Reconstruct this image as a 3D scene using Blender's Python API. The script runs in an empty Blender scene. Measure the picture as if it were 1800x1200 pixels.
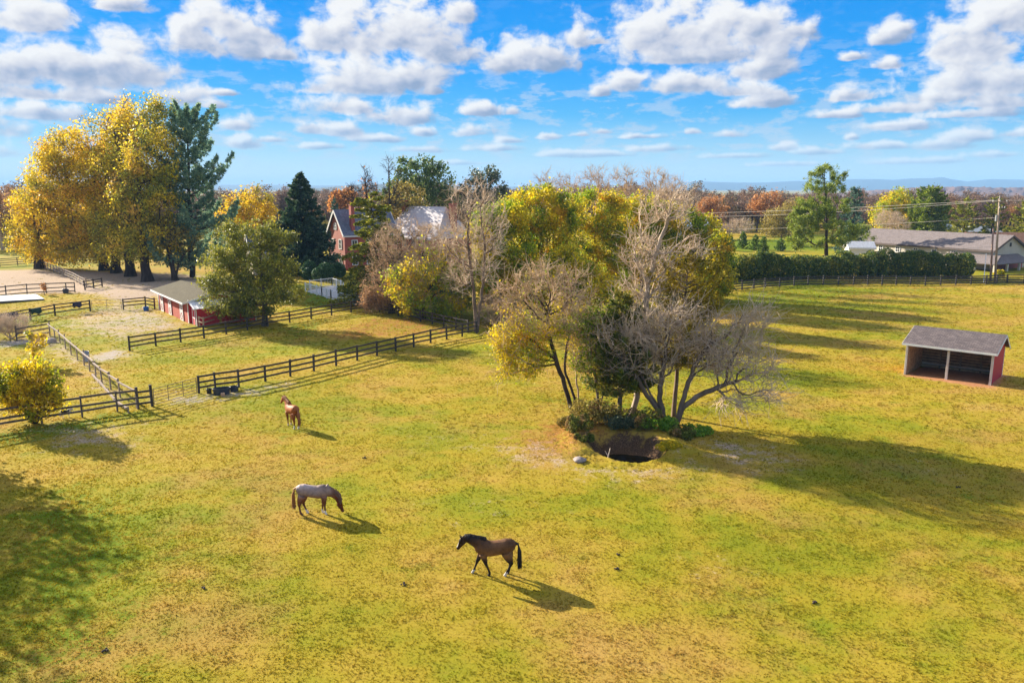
import bpy, math, random
import numpy as np
from mathutils import Vector, Matrix

S = bpy.context.scene
COL = S.collection
RNG = np.random.default_rng(7)
random.seed(7)
EXPOSURE = 1.6

# ------------------------------------------------------------------ camera geometry
FPX, HC = 1400.0, 15.0
PITCH = math.atan(270 / FPX)
CP, SP = math.cos(PITCH), math.sin(PITCH)


def ray(px, py):
    x, y = (px - 900) / FPX, -(py - 600) / FPX
    return np.array((x, CP + y * SP, -SP + y * CP))


def G(px, py, z=0.0):
    d = ray(px, py)
    t = (z - HC) / d[2]
    return float(d[0] * t), float(d[1] * t)


def at(px, py, Y):
    d = ray(px, py)
    return d[0] / d[1] * Y, Y, HC + d[2] / d[1] * Y


def ztop(py, Y):
    return at(900, py, Y)[2]


PX0, PY0 = 6.75, 45.0       # the pit under the grove


def smooth(a, b, x):
    t = np.clip((x - a) / (b - a), 0, 1)
    return t * t * (3 - 2 * t)


def gz(x, y):
    x = np.asarray(x, float); y = np.asarray(y, float)
    r = np.hypot(x, y)
    und = (np.sin(x * .21 + y * .13) * .06 + np.sin(x * .09 - y * .17 + 1.3) * .09 + np.sin(x * .41 + 2.1) * np.sin(y * .37) * .04)
    und = und * (1 - smooth(150, 260, r)) + np.where(np.hypot(x - PX0, y - PY0) < 4.5, .05 * np.sin(x * 9 + np.sin(y * 7) * 1.5) * np.sin(y * 8 + 2 * np.sin(x * 5)), 0)
    a = np.arctan2(y - PY0, x - PX0)
    q = np.hypot((x - PX0) / 2.45, (y - PY0) / 2.9) * (1 + .07 * np.sin(2 * a + .6) + .03 * np.sin(5 * a) + .02 * np.sin(11 * a + 1))
    pit = -0.95 * (1 - smooth(.55, 1.02, q)) + .22 * np.exp(-((q - 1.25) / .3) ** 2) * (y > PY0 - 1.5)
    # far land falls away a little behind the paddocks
    far = -10.0 * smooth(290, 1000, y)
    return und + pit + far


def gzf(x, y):
    return float(gz(x, y))


# ------------------------------------------------------------------ object helpers
def link(o):
    COL.objects.link(o)
    return o


def tag(o, label=None, cat=None, group=None, kind=None):
    if label: o['label'] = label
    if cat: o['category'] = cat
    if group: o['group'] = group
    if kind: o['kind'] = kind
    return o


def thing(name, label, cat, loc=(0, 0, 0), rz=0.0, group=None):
    o = bpy.data.objects.new(name, None)
    o.empty_display_size = .5
    o.location = loc
    o.rotation_euler = (0, 0, rz)
    link(o)
    return tag(o, label, cat, group)


def put(name, me, mat=None, parent=None):
    o = bpy.data.objects.new(name, me)
    link(o)
    if parent is not None: o.parent = parent
    if mat is not None and not me.materials: me.materials.append(mat)
    return o


def copy_tree(o, parent=None):
    c = o.copy()
    link(c)
    if parent is not None: c.parent = parent
    for ch in list(o.children): copy_tree(ch, c)
    return c


def arrays_mesh(name, V, F, var=None, smooth_=False):
    """V (n,3); F list of (m,k) int arrays with one k each"""
    me = bpy.data.meshes.new(name)
    F = [f for f in F if len(f)]
    nl = sum(f.size for f in F); npoly = sum(len(f) for f in F)
    me.vertices.add(len(V)); me.vertices.foreach_set('co', np.ascontiguousarray(V, dtype=np.float32).ravel())
    me.loops.add(nl); me.polygons.add(npoly)
    me.loops.foreach_set('vertex_index', np.concatenate([f.ravel() for f in F]).astype(np.int32))
    tot = np.concatenate([np.full(len(f), f.shape[1]) for f in F]).astype(np.int32)
    st = np.concatenate([[0], np.cumsum(tot)[:-1]]).astype(np.int32)
    me.polygons.foreach_set('loop_start', st)
    if smooth_: me.polygons.foreach_set('use_smooth', np.ones(npoly, dtype=bool))
    me.update(calc_edges=True)
    if var is not None:
        a = me.attributes.new('var', 'FLOAT', 'FACE')
        a.data.foreach_set('value', np.asarray(var, dtype=np.float32))
    return me


def norm(v):
    return v / np.maximum(np.linalg.norm(v, axis=-1, keepdims=True), 1e-9)


class Arr:
    """collects numpy geometry"""
    def __init__(s): s.V = []; s.Q = []; s.T = []; s.vq = []; s.vt = []; s.n = 0

    def tubes(s, polys, sides):
        """polys: list of (pts(n,3), rad(n))"""
        by = {}
        for p, r in polys: by.setdefault(len(p), []).append((p, r))
        for n, lst in by.items():
            P = np.stack([a for a, _ in lst]); R = np.stack([b for _, b in lst])
            s.tube_block(P, R, sides)

    def tube_block(s, P, R, sides):
        m, n, _ = P.shape
        T = np.gradient(P, axis=1); T = norm(T)
        whole = norm(P[:, -1] - P[:, 0])
        ref = np.zeros((m, 3)); ref[np.arange(m), np.argmin(np.abs(whole), axis=1)] = 1
        U = norm(np.cross(T, ref[:, None, :])); W = np.cross(T, U)
        ang = np.arange(sides) * 2 * np.pi / sides
        V = P[:, :, None, :] + R[:, :, None, None] * (np.cos(ang)[None, None, :, None] * U[:, :, None, :] + np.sin(ang)[None, None, :, None] * W[:, :, None, :])
        idx = s.n + np.arange(m * n * sides).reshape(m, n, sides)
        a = idx[:, :-1, :]; b = np.roll(idx, -1, axis=2)[:, :-1, :]; c = np.roll(idx, -1, axis=2)[:, 1:, :]; d = idx[:, 1:, :]
        q = np.stack([a, b, c, d], axis=-1).reshape(-1, 4)
        s.V.append(V.reshape(-1, 3)); s.Q.append(q); s.vq.append(np.full(len(q), .5)); s.n += m * n * sides

    def leaves(s, C, A, B, var):
        """rhombus leaf faces: centre C, half axes A, B"""
        m = len(C)
        V = np.stack([C - A, C + B * 1.0 - A * .15, C + A, C - B * 1.0 - A * .15], axis=1)
        idx = s.n + np.arange(m * 4).reshape(m, 4)
        s.V.append(V.reshape(-1, 3)); s.Q.append(idx); s.vq.append(var); s.n += m * 4

    def tris(s, V, var):
        m = len(V)
        idx = s.n + np.arange(m * 3).reshape(m, 3)
        s.V.append(V.reshape(-1, 3)); s.T.append(idx); s.vt.append(var); s.n += m * 3

    def mesh(s, name, smooth_=False):
        F = []; var = []
        if s.Q: F.append(np.concatenate(s.Q)); var.append(np.concatenate(s.vq))
        if s.T: F.append(np.concatenate(s.T)); var.append(np.concatenate(s.vt))
        return arrays_mesh(name, np.concatenate(s.V), F, np.concatenate(var), smooth_)


class MB:
    """boxes, bars, tubes, polygons collected to one mesh"""
    def __init__(s): s.v = []; s.f = []

    def add(s, verts, faces):
        o = len(s.v); s.v += [tuple(map(float, v)) for v in verts]; s.f += [tuple(i + o for i in f) for f in faces]

    def box(s, c, size, rz=0.0):
        hx, hy, hz = size[0] / 2, size[1] / 2, size[2] / 2
        cs, sn = math.cos(rz), math.sin(rz)
        vs = []
        for z in (-hz, hz):
            for x, y in ((-hx, -hy), (hx, -hy), (hx, hy), (-hx, hy)):
                vs.append((c[0] + x * cs - y * sn, c[1] + x * sn + y * cs, c[2] + z))
        s.add(vs, [(3, 2, 1, 0), (4, 5, 6, 7), (0, 1, 5, 4), (1, 2, 6, 5), (2, 3, 7, 6), (3, 0, 4, 7)])
        return s

    def bar(s, p, q, w, h):
        """beam from p to q, w horizontal thickness, h vertical"""
        p = Vector(p); q = Vector(q); t = (q - p).normalized()
        side = t.cross(Vector((0, 0, 1)))
        if side.length < 1e-4: side = Vector((1, 0, 0))
        side.normalize(); up = side.cross(t).normalized()
        vs = []
        for e in (p, q):
            for a, b in ((-1, -1), (1, -1), (1, 1), (-1, 1)): vs.append(e + side * (a * w / 2) + up * (b * h / 2))
        s.add(vs, [(0, 1, 2, 3), (7, 6, 5, 4), (0, 4, 5, 1), (1, 5, 6, 2), (2, 6, 7, 3), (3, 7, 4, 0)])
        return s

    def tube(s, pts, rad, k=8, cap=True):
        pts = [Vector(p) for p in pts]
        if not hasattr(rad, '__len__'): rad = [rad] * len(pts)
        whole = (pts[-1] - pts[0])
        ax = min(range(3), key=lambda i: abs(whole[i])); ref = Vector([1 if i == ax else 0 for i in range(3)])
        vs = []
        for i, p in enumerate(pts):
            t = (pts[min(i + 1, len(pts) - 1)] - pts[max(i - 1, 0)]).normalized()
            u = t.cross(ref).normalized(); w = t.cross(u)
            for j in range(k):
                a = 2 * math.pi * j / k
                vs.append(p + (u * math.cos(a) + w * math.sin(a)) * rad[i])
        fs = []
        for i in range(len(pts) - 1):
            for j in range(k):
                fs.append((i * k + j, i * k + (j + 1) % k, (i + 1) * k + (j + 1) % k, (i + 1) * k + j))
        if cap:
            fs.append(tuple(range(k))[::-1]); fs.append(tuple((len(pts) - 1) * k + j for j in range(k)))
        s.add(vs, fs)
        return s

    def poly(s, vs):
        s.add(vs, [tuple(range(len(vs)))])
        return s

    def slab(s, vs, th):
        """flat polygon thickened downward along its normal"""
        vs = [Vector(v) for v in vs]
        n = (vs[1] - vs[0]).cross(vs[2] - vs[0]).normalized()
        if n.z < 0: vs = vs[::-1]; n = -n
        k = len(vs)
        lo = [v - n * th for v in vs]
        s.add(list(vs) + lo, [tuple(range(k)), tuple(range(2 * k - 1, k - 1, -1))] + [(i, k + i, k + (i + 1) % k, (i + 1) % k) for i in range(k)])
        return s

    def build(s, name, mat, parent=None, smooth_=False, bevel=0):
        me = bpy.data.meshes.new(name)
        me.from_pydata(s.v, [], s.f); me.update()
        if smooth_: me.polygons.foreach_set('use_smooth', [True] * len(me.polygons))
        o = put(name, me, mat, parent)
        if bevel:
            b = o.modifiers.new('bevel', 'BEVEL'); b.width = bevel; b.segments = 2; b.limit_method = 'ANGLE'
        return o


# ------------------------------------------------------------------ materials
def newmat(name):
    m = bpy.data.materials.new(name); m.use_nodes = True
    nt = m.node_tree; nt.nodes.clear()
    out = nt.nodes.new('ShaderNodeOutputMaterial')
    return m, nt, out


class NT:
    def __init__(s, nt): s.nt = nt

    def n(s, t, ins=None, **kw):
        nd = s.nt.nodes.new(t)
        for k, v in kw.items(): setattr(nd, k, v)
        for k, v in (ins or {}).items():
            if hasattr(v, 'is_linked') or isinstance(v, bpy.types.NodeSocket): s.nt.links.new(v, nd.inputs[k])
            else: nd.inputs[k].default_value = v
        return nd

    def math(s, op, a, b=0.0, c=0.0, clamp=False):
        return s.n('ShaderNodeMath', {0: a, 1: b, 2: c}, operation=op, use_clamp=clamp).outputs[0]

    def noise(s, vec, scale, detail=4, rough=.55, dim='3D'):
        return s.n('ShaderNodeTexNoise', {'Vector': vec, 'Scale': scale, 'Detail': detail, 'Roughness': rough}, noise_dimensions=dim).outputs[0]

    def ramp(s, fac, stops, interp='LINEAR'):
        nd = s.n('ShaderNodeValToRGB', {0: fac}); cr = nd.color_ramp; cr.interpolation = interp
        while len(cr.elements) < len(stops): cr.elements.new(.5)
        for e, (p, c) in zip(cr.elements, stops): e.position = p; e.color = (*c, 1) if len(c) == 3 else c
        return nd.outputs[0]

    def mix(s, fac, a, b, blend='MIX'):
        nd = s.n('ShaderNodeMix', data_type='RGBA', blend_type=blend)
        for k, v in ((0, fac), (6, a), (7, b)):
            if isinstance(v, bpy.types.NodeSocket): s.nt.links.new(v, nd.inputs[k])
            else: nd.inputs[k].default_value = v if k == 0 or len(v) == 4 else (*v, 1)
        return nd.outputs[2]

    def mapr(s, v, a, b, c=0.0, d=1.0, smoothstep=True):
        nd = s.n('ShaderNodeMapRange', {0: v, 1: a, 2: b, 3: c, 4: d}, interpolation_type='SMOOTHSTEP' if smoothstep else 'LINEAR')
        return nd.outputs[0]


def col4(c): return (c[0], c[1], c[2], 1)


def paint(name, c, rough=.7, var=.25, scale=3.0, c2=None, bump=.0, bscale=30, stretch=(1, 1, 1), spec=.3, metal=0.0):
    """weathered solid: two tones mixed by noise"""
    m, nt, out = newmat(name); N = NT(nt)
    tc = N.n('ShaderNodeTexCoord').outputs['Object']
    mp = N.n('ShaderNodeMapping', {0: tc, 3: stretch}).outputs[0]
    no = N.noise(mp, scale, 6, .6)
    c2 = c2 or tuple(x * (1 - var) for x in c)
    colr = N.ramp(no, [(.35, c), (.65, c2)])
    b = N.n('ShaderNodeBsdfPrincipled', {'Base Color': colr, 'Roughness': rough, 'Specular IOR Level': spec, 'Metallic': metal})
    if bump:
        nb = N.noise(mp, bscale, 4, .6)
        bp = N.n('ShaderNodeBump', {'Height': nb, 'Strength': bump, 'Distance': .05})
        nt.links.new(bp.outputs[0], b.inputs['Normal'])
    nt.links.new(b.outputs[0], out.inputs[0])
    return m


def bark(name, c, c2, scale=2.0):
    return paint(name, c, .9, c2=c2, scale=scale, bump=.6, bscale=14, stretch=(1, 1, .35), spec=.1)


def leafmat(name, stops, patch=None, pscale=.22, plo=.5, phi=.62, tr=.45, patch2=None, gain=1.5):
    m, nt, out = newmat(name); N = NT(nt)
    up = lambda st: [(p, tuple(min(.92, x * gain) for x in c)) for p, c in st] if st else None
    stops, patch, patch2 = up(stops), up(patch), up(patch2)
    v = N.n('ShaderNodeAttribute', attribute_name='var').outputs['Fac']
    c = N.ramp(v, stops)
    pos = N.n('ShaderNodeNewGeometry').outputs['Position']
    if patch:
        no = N.noise(pos, pscale, 3, .6)
        c = N.mix(N.mapr(no, plo, phi), c, N.ramp(v, patch))
    if patch2:
        mp = N.n('ShaderNodeMapping', {0: pos, 1: (37, 11, 5)}).outputs[0]
        no = N.noise(mp, pscale * 1.4, 3, .6)
        c = N.mix(N.mapr(no, .53, .66), c, N.ramp(v, patch2))
    d = N.n('ShaderNodeBsdfPrincipled', {'Base Color': c, 'Roughness': .55, 'Specular IOR Level': .25})
    t = N.n('ShaderNodeBsdfTranslucent', {0: c})
    mx = N.n('ShaderNodeMixShader', {0: tr, 1: d.outputs[0], 2: t.outputs[0]})
    nt.links.new(mx.outputs[0], out.inputs[0])
    return m


def grass_group():
    g = bpy.data.node_groups.new('grass colour', 'ShaderNodeTree')
    g.interface.new_socket('Color', in_out='OUTPUT', socket_type='NodeSocketColor')
    N = NT(g); out = g.nodes.new('NodeGroupOutput')
    pos = N.n('ShaderNodeNewGeometry').outputs['Position']
    flat = N.n('ShaderNodeVectorMath', {0: pos, 1: (1, 1, 0)}, operation='MULTIPLY').outputs[0]
    str1 = N.n('ShaderNodeVectorMath', {0: pos, 1: (.62, 1, 0)}, operation='MULTIPLY').outputs[0]
    big = N.noise(str1, .06, 6, .66)
    mid = N.noise(N.n('ShaderNodeVectorMath', {0: flat, 1: (31, 17, 0)}, operation='ADD').outputs[0], .34, 5, .62)
    fine = N.noise(flat, 9.0, 4, .7)
    tone = N.math('ADD', N.math('MULTIPLY', big, .72), N.math('MULTIPLY', mid, .28))
    c = N.ramp(tone, [(.36, (.15, .195, .011)), (.44, (.225, .225, .013)), (.505, (.315, .248, .021)), (.585, (.39, .265, .042)), (.67, (.43, .285, .09))])
    # small lush clumps
    lush = N.noise(N.n('ShaderNodeVectorMath', {0: flat, 1: (3, 71, 0)}, operation='ADD').outputs[0], .42, 5, .65)
    c = N.mix(N.mapr(lush, .56, .72, 0, .5), c, (.12, .19, .010))
    dry = N.noise(N.n('ShaderNodeVectorMath', {0: flat, 1: (-53, 9, 0)}, operation='ADD').outputs[0], .13, 6, .68)
    c = N.mix(N.mapr(dry, .47, .68, 0, .5), c, (.40, .215, .075))
    c = N.mix(N.mapr(fine, .3, .7, .18, 0), c, (.22, .14, .012))
    g.links.new(c, out.inputs[0])
    return g


GRASS = grass_group()


def ground_mat():
    m, nt, out = newmat('pasture ground'); N = NT(nt)
    g = N.n('ShaderNodeGroup'); g.node_tree = GRASS
    c = g.outputs[0]
    pos = N.n('ShaderNodeNewGeometry').outputs['Position']
    n1 = N.noise(pos, .9, 6, .68); n2 = N.noise(pos, 6.0, 5, .7); n3 = N.noise(pos, 24.0, 3, .7)
    nn = N.math('ADD', N.math('MULTIPLY', N.math('SUBTRACT', n1, .5), 1.7), N.math('MULTIPLY', N.math('SUBTRACT', n2, .5), 1.0))

    def mask(name, lo=.30, hi=.80):
        a = N.n('ShaderNodeAttribute', attribute_name=name).outputs['Fac']
        return N.math('MULTIPLY', N.mapr(N.math('ADD', a, nn), lo, hi), N.mapr(a, .02, .1))
    lushc = N.ramp(n2, [(.3, (.07, .13, .005)), (.7, (.17, .22, .010))])
    c = N.mix(mask('lush'), c, lushc)
    lit = N.ramp(n3, [(.3, (.11, .055, .02)), (.5, (.29, .13, .028)), (.7, (.43, .22, .05))])
    c = N.mix(mask('litter'), c, lit)
    dirt = N.ramp(N.math('ADD', N.math('MULTIPLY', n2, .6), N.math('MULTIPLY', n3, .4)), [(.34, (.19, .13, .085)), (.45, (.36, .265, .185)), (.56, (.43, .325, .24)), (.68, (.54, .42, .33))])
    c = N.mix(mask('dirt'), c, dirt)
    gr = N.ramp(n3, [(.3, (.25, .20, .16)), (.6, (.42, .36, .31)), (.75, (.55, .49, .44))])
    c = N.mix(mask('gravel'), c, gr)
    dk = N.ramp(n3, [(.30, (.018, .012, .008)), (.48, (.065, .040, .025)), (.58, (.13, .08, .048)), (.68, (.32, .20, .11))])
    c = N.mix(mask('mud'), c, dk)
    red = N.ramp(n2, [(.3, (.30, .13, .06)), (.7, (.52, .26, .13))])
    c = N.mix(mask('clay'), c, red)
    b = N.n('ShaderNodeBsdfPrincipled', {'Base Color': c, 'Roughness': .95, 'Specular IOR Level': .05})
    bp = N.n('ShaderNodeBump', {'Height': N.math('ADD', n3, N.math('MULTIPLY', n2, 2.0)), 'Strength': .35, 'Distance': .04})
    nt.links.new(bp.outputs[0], b.inputs['Normal'])
    nt.links.new(b.outputs[0], out.inputs[0])
    return m


def blade_mat():
    m, nt, out = newmat('pasture grass blades'); N = NT(nt)
    g = N.n('ShaderNodeGroup'); g.node_tree = GRASS
    v = N.n('ShaderNodeAttribute', attribute_name='var').outputs['Fac']
    c = N.mix(1.0, g.outputs[0], N.ramp(v, [(0, (.78, .84, .7)), (.5, (1.0, 1.0, 1.0)), (1, (1.26, 1.16, 1.25))]), 'MULTIPLY')
    d = N.n('ShaderNodeBsdfDiffuse', {0: c}); t = N.n('ShaderNodeBsdfTranslucent', {0: c})
    mx = N.n('ShaderNodeMixShader', {0: .55, 1: d.outputs[0], 2: t.outputs[0]})
    nt.links.new(mx.outputs[0], out.inputs[0])
    return m

# ------------------------------------------------------------------ world, sun, camera
SUN_EL, SUN_AZ = math.radians(21.5), math.radians(-52)     # azimuth clockwise from +Y


def build_world():
    w = bpy.data.worlds.new('World'); S.world = w; w.use_nodes = True
    nt = w.node_tree; nt.nodes.clear(); N = NT(nt)
    out = nt.nodes.new('ShaderNodeOutputWorld'); bg = nt.nodes.new('ShaderNodeBackground')
    sky = N.n('ShaderNodeTexSky', sky_type='NISHITA', sun_disc=False, sun_elevation=SUN_EL, sun_rotation=SUN_AZ, air_density=1.0, dust_density=.1, ozone_density=3.0)
    d = N.n('ShaderNodeTexCoord').outputs['Generated']
    sp = N.n('ShaderNodeSeparateXYZ', {0: d})
    X, Y, Z = sp.outputs
    az = N.math('ARCTAN2', X, Y); el = N.math('ARCSINE', N.math('MINIMUM', N.math('MAXIMUM', Z, -1), 1))
    ae = N.n('ShaderNodeCombineXYZ', {0: az, 1: el, 2: 0}).outputs[0]
    k = 10.0 / 2 ** EXPOSURE          # display-linear -> background colour at strength 0.1

    def kc(c): return tuple(x * k for x in c)
    grad = N.n('ShaderNodeMapRange', {0: el, 1: -.02, 2: .42}).outputs[0]
    # elevation gradient of the clear air (linear display values)
    rr = N.ramp(grad, [(0.0, (.66, .84, .93)), (.05, (.58, .79, .91)), (.14, (.31, .62, .87)), (.24, (.035, .42, .88)), (.34, (.001, .34, .92)), (.54, (.0, .27, .86)), (1.0, (.002, .15, .55))])
    clear = N.n('ShaderNodeVectorMath', {0: rr, 1: (k, k, k)}, operation='MULTIPLY').outputs[0]
    nish = N.n('ShaderNodeHueSaturation', {1: 1.7, 2: .9, 4: sky.outputs[0]}).outputs[0]
    clear = N.mix(.92, nish, clear)

    # ---- cumulus: lumps (pixel x, base y, half width, height) placed by direction in the sky
    L = [(110, 152, 104, 96), (195, 152, 96, 84), (250, 150, 55, 45), (35, 150, 50, 62),
         (40, 54, 110, 60), (215, 20, 70, 26), (345, 98, 78, 70), (440, 98, 70, 66), (400, 60, 80, 60), (490, 104, 32, 20),
         (590, 92, 62, 80), (690, 96, 105, 110), (775, 112, 75, 90), (640, 165, 120, 70), (730, 158, 90, 60), (560, 165, 40, 30), (810, 40, 50, 50),
         (600, 200, 90, 34), (700, 218, 70, 38), (765, 166, 30, 22),
         (910, 128, 62, 58), (970, 126, 58, 66), (1015, 82, 42, 52), (1048, 78, 26, 16),
         (1140, 104, 78, 100), (1240, 100, 100, 115), (1335, 88, 85, 80), (1395, 66, 34, 30), (1200, 112, 130, 36), (1300, 108, 110, 40),
         (1350, 136, 68, 50), (1200, 162, 90, 42), (1100, 160, 42, 34), (1060, 170, 22, 24), (1345, 186, 70, 30), (1300, 170, 60, 24),
         (1568, 78, 42, 34), (1590, 62, 26, 20), (1560, 120, 26, 18), (1500, 105, 26, 14),
         (1720, 108, 85, 100), (1775, 60, 60, 55), (1660, 100, 40, 36), (1700, 164, 100, 62), (1780, 166, 60, 52), (1640, 180, 60, 24), (1750, 190, 75, 26),
         (1500, 178, 62, 24), (1570, 198, 84, 24), (1470, 208, 56, 14), (1600, 230, 64, 18), (1560, 226, 40, 14),
         (855, 203, 58, 26), (900, 202, 22, 18), (545, 234, 30, 24), (610, 240, 36, 28), (320, 186, 50, 38), (375, 190, 22, 14), (418, 228, 36, 24), (425, 260, 34, 22), (405, 168, 28, 12),
         (100, 176, 120, 26), (60, 208, 90, 28), (190, 182, 40, 18), (10, 275, 36, 26), (-30, 240, 60, 40),
         (750, 240, 30, 17), (820, 240, 44, 24), (900, 252, 40, 12), (960, 245, 30, 14), (1060, 236, 28, 12), (1020, 240, 22, 10), (1285, 242, 36, 18), (1375, 264, 22, 15), (1220, 236, 18, 14),
         (1450, 272, 50, 14), (1498, 246, 14, 10), (1545, 262, 70, 14), (1650, 262, 55, 20), (1695, 250, 55, 26), (1785, 240, 28, 14), (1715, 206, 80, 18), (660, 250, 60, 14), (880, 266, 70, 14),
         (1010, 276, 90, 13), (1160, 266, 70, 13), (560, 262, 60, 12), (740, 268, 55, 12), (480, 250, 40, 12), (1290, 278, 60, 10), (1620, 288, 80, 12), (1120, 244, 40, 10),
         (300, 255, 40, 14), (150, 260, 50, 10), (1760, 276, 60, 12), (1380, 292, 70, 9), (800, 290, 80, 9),
         # beyond the frame, so the sky goes on to the sides
         (-220, 150, 170, 120), (-420, 90, 150, 100), (2050, 150, 160, 110), (2280, 90, 160, 110), (-180, 235, 120, 30), (2000, 235, 120, 34), (300, -60, 160, 90), (900, -90, 190, 100), (1500, -70, 140, 80)]
    field = None; hs = None; ws = None
    for (px, pb, w, h) in L:
        dd = norm(ray(px, pb - h * .22))
        a0 = math.atan2(dd[0], dd[1]); e0 = math.asin(dd[2])
        sx = 1 / (w * 1.13 / FPX); sy = 1 / (h * .96 / FPX)
        v = N.n('ShaderNodeVectorMath', {0: ae, 1: (sx, sy, 0), 2: (-a0 * sx, -e0 * sy, 0)}, operation='MULTIPLY_ADD').outputs[0]
        v2 = N.n('ShaderNodeVectorMath', {0: v, 1: (-1, -2.9, 0)}, operation='MULTIPLY').outputs[0]
        mxv = N.n('ShaderNodeVectorMath', {0: v, 1: v2}, operation='MAXIMUM').outputs[0]
        ln = N.n('ShaderNodeVectorMath', {0: mxv}, operation='LENGTH').outputs['Value']
        wgt = N.math('POWER', N.math('MAXIMUM', N.math('SUBTRACT', 1.35, ln), 0.0), 2.0)
        yv = N.n('ShaderNodeVectorMath', {0: v, 1: (-.35, 1.0, 0)}, operation='DOT_PRODUCT').outputs['Value']
        hw = N.math('MULTIPLY', wgt, yv)
        if field is None: field, hs, ws = ln, hw, wgt
        else:
            field = N.n('ShaderNodeMath', {0: field, 1: ln, 2: .22}, operation='SMOOTH_MIN').outputs[0]
            hs = N.math('ADD', hs, hw); ws = N.math('ADD', ws, wgt)
    f = N.math('SUBTRACT', 1.0, field)
    warp = N.n('ShaderNodeTexNoise', {'Vector': ae, 'Scale': 26.0, 'Detail': 3}, noise_dimensions='2D').outputs[1]
    wv = N.n('ShaderNodeVectorMath', {0: warp, 1: (.018, .012, 0), 2: ae}, operation='MULTIPLY_ADD').outputs[0]
    st = N.n('ShaderNodeVectorMath', {0: wv, 1: (.82, 1.15, 0)}, operation='MULTIPLY').outputs[0]
    n1 = N.noise(st, 30, 9, .58, '2D')
    off = N.n('ShaderNodeVectorMath', {0: st, 1: (-.0075, .0065, 0)}, operation='ADD').outputs[0]
    n2 = N.noise(off, 30, 3, .5, '2D')
    n1c = N.noise(st, 30, 3, .5, '2D')
    dens = N.math('ADD', N.math('ADD', f, -.09), N.math('MULTIPLY', N.math('SUBTRACT', n1, .5), 1.75))
    alpha = N.mapr(dens, -.04, .50)
    # thin veil of far small clouds low in the sky
    lo = N.n('ShaderNodeVectorMath', {0: ae, 1: (12, 34, 0)}, operation='MULTIPLY').outputs[0]
    nl = N.noise(lo, 2.0, 7, .62, '2D')
    band = N.math('MULTIPLY', N.mapr(el, .012, .05), N.mapr(el, .09, .19, 1, .12))
    veil = N.math('MULTIPLY', N.mapr(nl, .48, .64), N.math('MULTIPLY', band, .5))
    hgt = N.math('DIVIDE', hs, N.math('ADD', ws, .02))
    relief = N.math('ADD', N.math('MULTIPLY', N.math('SUBTRACT', n1c, n2), 1.6), N.math('MULTIPLY', N.math('SUBTRACT', n1, n1c), 1.3))
    thick = N.mapr(dens, .2, 1.2, .14, -.16)
    lit = N.math('ADD', N.math('ADD', N.math('MULTIPLY', hgt, 1.3), .31), N.math('ADD', relief, thick), clamp=True)
    cc = N.ramp(lit, [(0.0, (.30, .39, .56)), (.25, (.46, .52, .66)), (.5, (.66, .68, .76)), (.75, (.84, .84, .86)), (1.0, (.97, .965, .95))])
    cc = N.n('ShaderNodeVectorMath', {0: cc, 1: (k, k, k)}, operation='MULTIPLY').outputs[0]
    vc = N.n('ShaderNodeRGB').outputs[0]; vc.default_value = col4(kc((.62, .72, .84)))
    c = N.mix(veil, clear, vc)
    c = N.mix(N.math('MULTIPLY', alpha, N.mapr(el, .0, .09, .35, .97)), c, cc)
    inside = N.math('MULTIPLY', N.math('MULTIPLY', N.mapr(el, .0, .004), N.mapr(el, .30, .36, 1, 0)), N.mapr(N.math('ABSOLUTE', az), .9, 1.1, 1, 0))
    nt.links.new(c, bg.inputs[0]); bg.inputs[1].default_value = .1
    # broken bright cloud added overhead, above what the lens sees, to lift shadows
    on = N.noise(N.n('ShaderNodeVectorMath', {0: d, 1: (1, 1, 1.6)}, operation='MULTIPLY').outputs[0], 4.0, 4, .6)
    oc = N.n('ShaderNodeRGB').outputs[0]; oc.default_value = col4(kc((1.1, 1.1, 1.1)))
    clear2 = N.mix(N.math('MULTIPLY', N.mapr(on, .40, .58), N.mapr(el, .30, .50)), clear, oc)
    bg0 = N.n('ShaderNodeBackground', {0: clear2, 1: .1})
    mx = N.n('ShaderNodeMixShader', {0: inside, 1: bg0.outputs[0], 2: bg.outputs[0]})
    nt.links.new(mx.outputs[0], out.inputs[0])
    S.world.cycles.sampling_method = 'MANUAL'; S.world.cycles.sample_map_resolution = 512


build_world()
sl = bpy.data.lights.new('sun', 'SUN'); sl.energy = 5.0; sl.angle = math.radians(.5); sl.color = (1.0, .90, .73)
so = link(bpy.data.objects.new('sun', sl))
sd = Vector((math.sin(SUN_AZ) * math.cos(SUN_EL), math.cos(SUN_AZ) * math.cos(SUN_EL), math.sin(SUN_EL)))
so.rotation_euler = sd.to_track_quat('Z', 'Y').to_euler()
so.location = (-60, 60, 80)

cd = bpy.data.cameras.new('camera'); co = link(bpy.data.objects.new('camera', cd)); S.camera = co
cd.sensor_fit = 'HORIZONTAL'; cd.sensor_width = 36; cd.lens = FPX / 1800 * 36
cd.clip_start = .5; cd.clip_end = 40000
co.location = (0, 0, HC); co.rotation_euler = (math.pi / 2 - PITCH, 0, 0)
S.view_settings.view_transform = 'Standard'; S.view_settings.look = 'None'
S.view_settings.exposure = EXPOSURE; S.view_settings.gamma = 1
S.cycles.use_denoising = True
S.cycles.max_bounces = 5; S.cycles.diffuse_bounces = 3; S.cycles.transmission_bounces = 3; S.cycles.glossy_bounces = 2
S.cycles.volume_bounces = 0; S.cycles.transparent_max_bounces = 4

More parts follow.
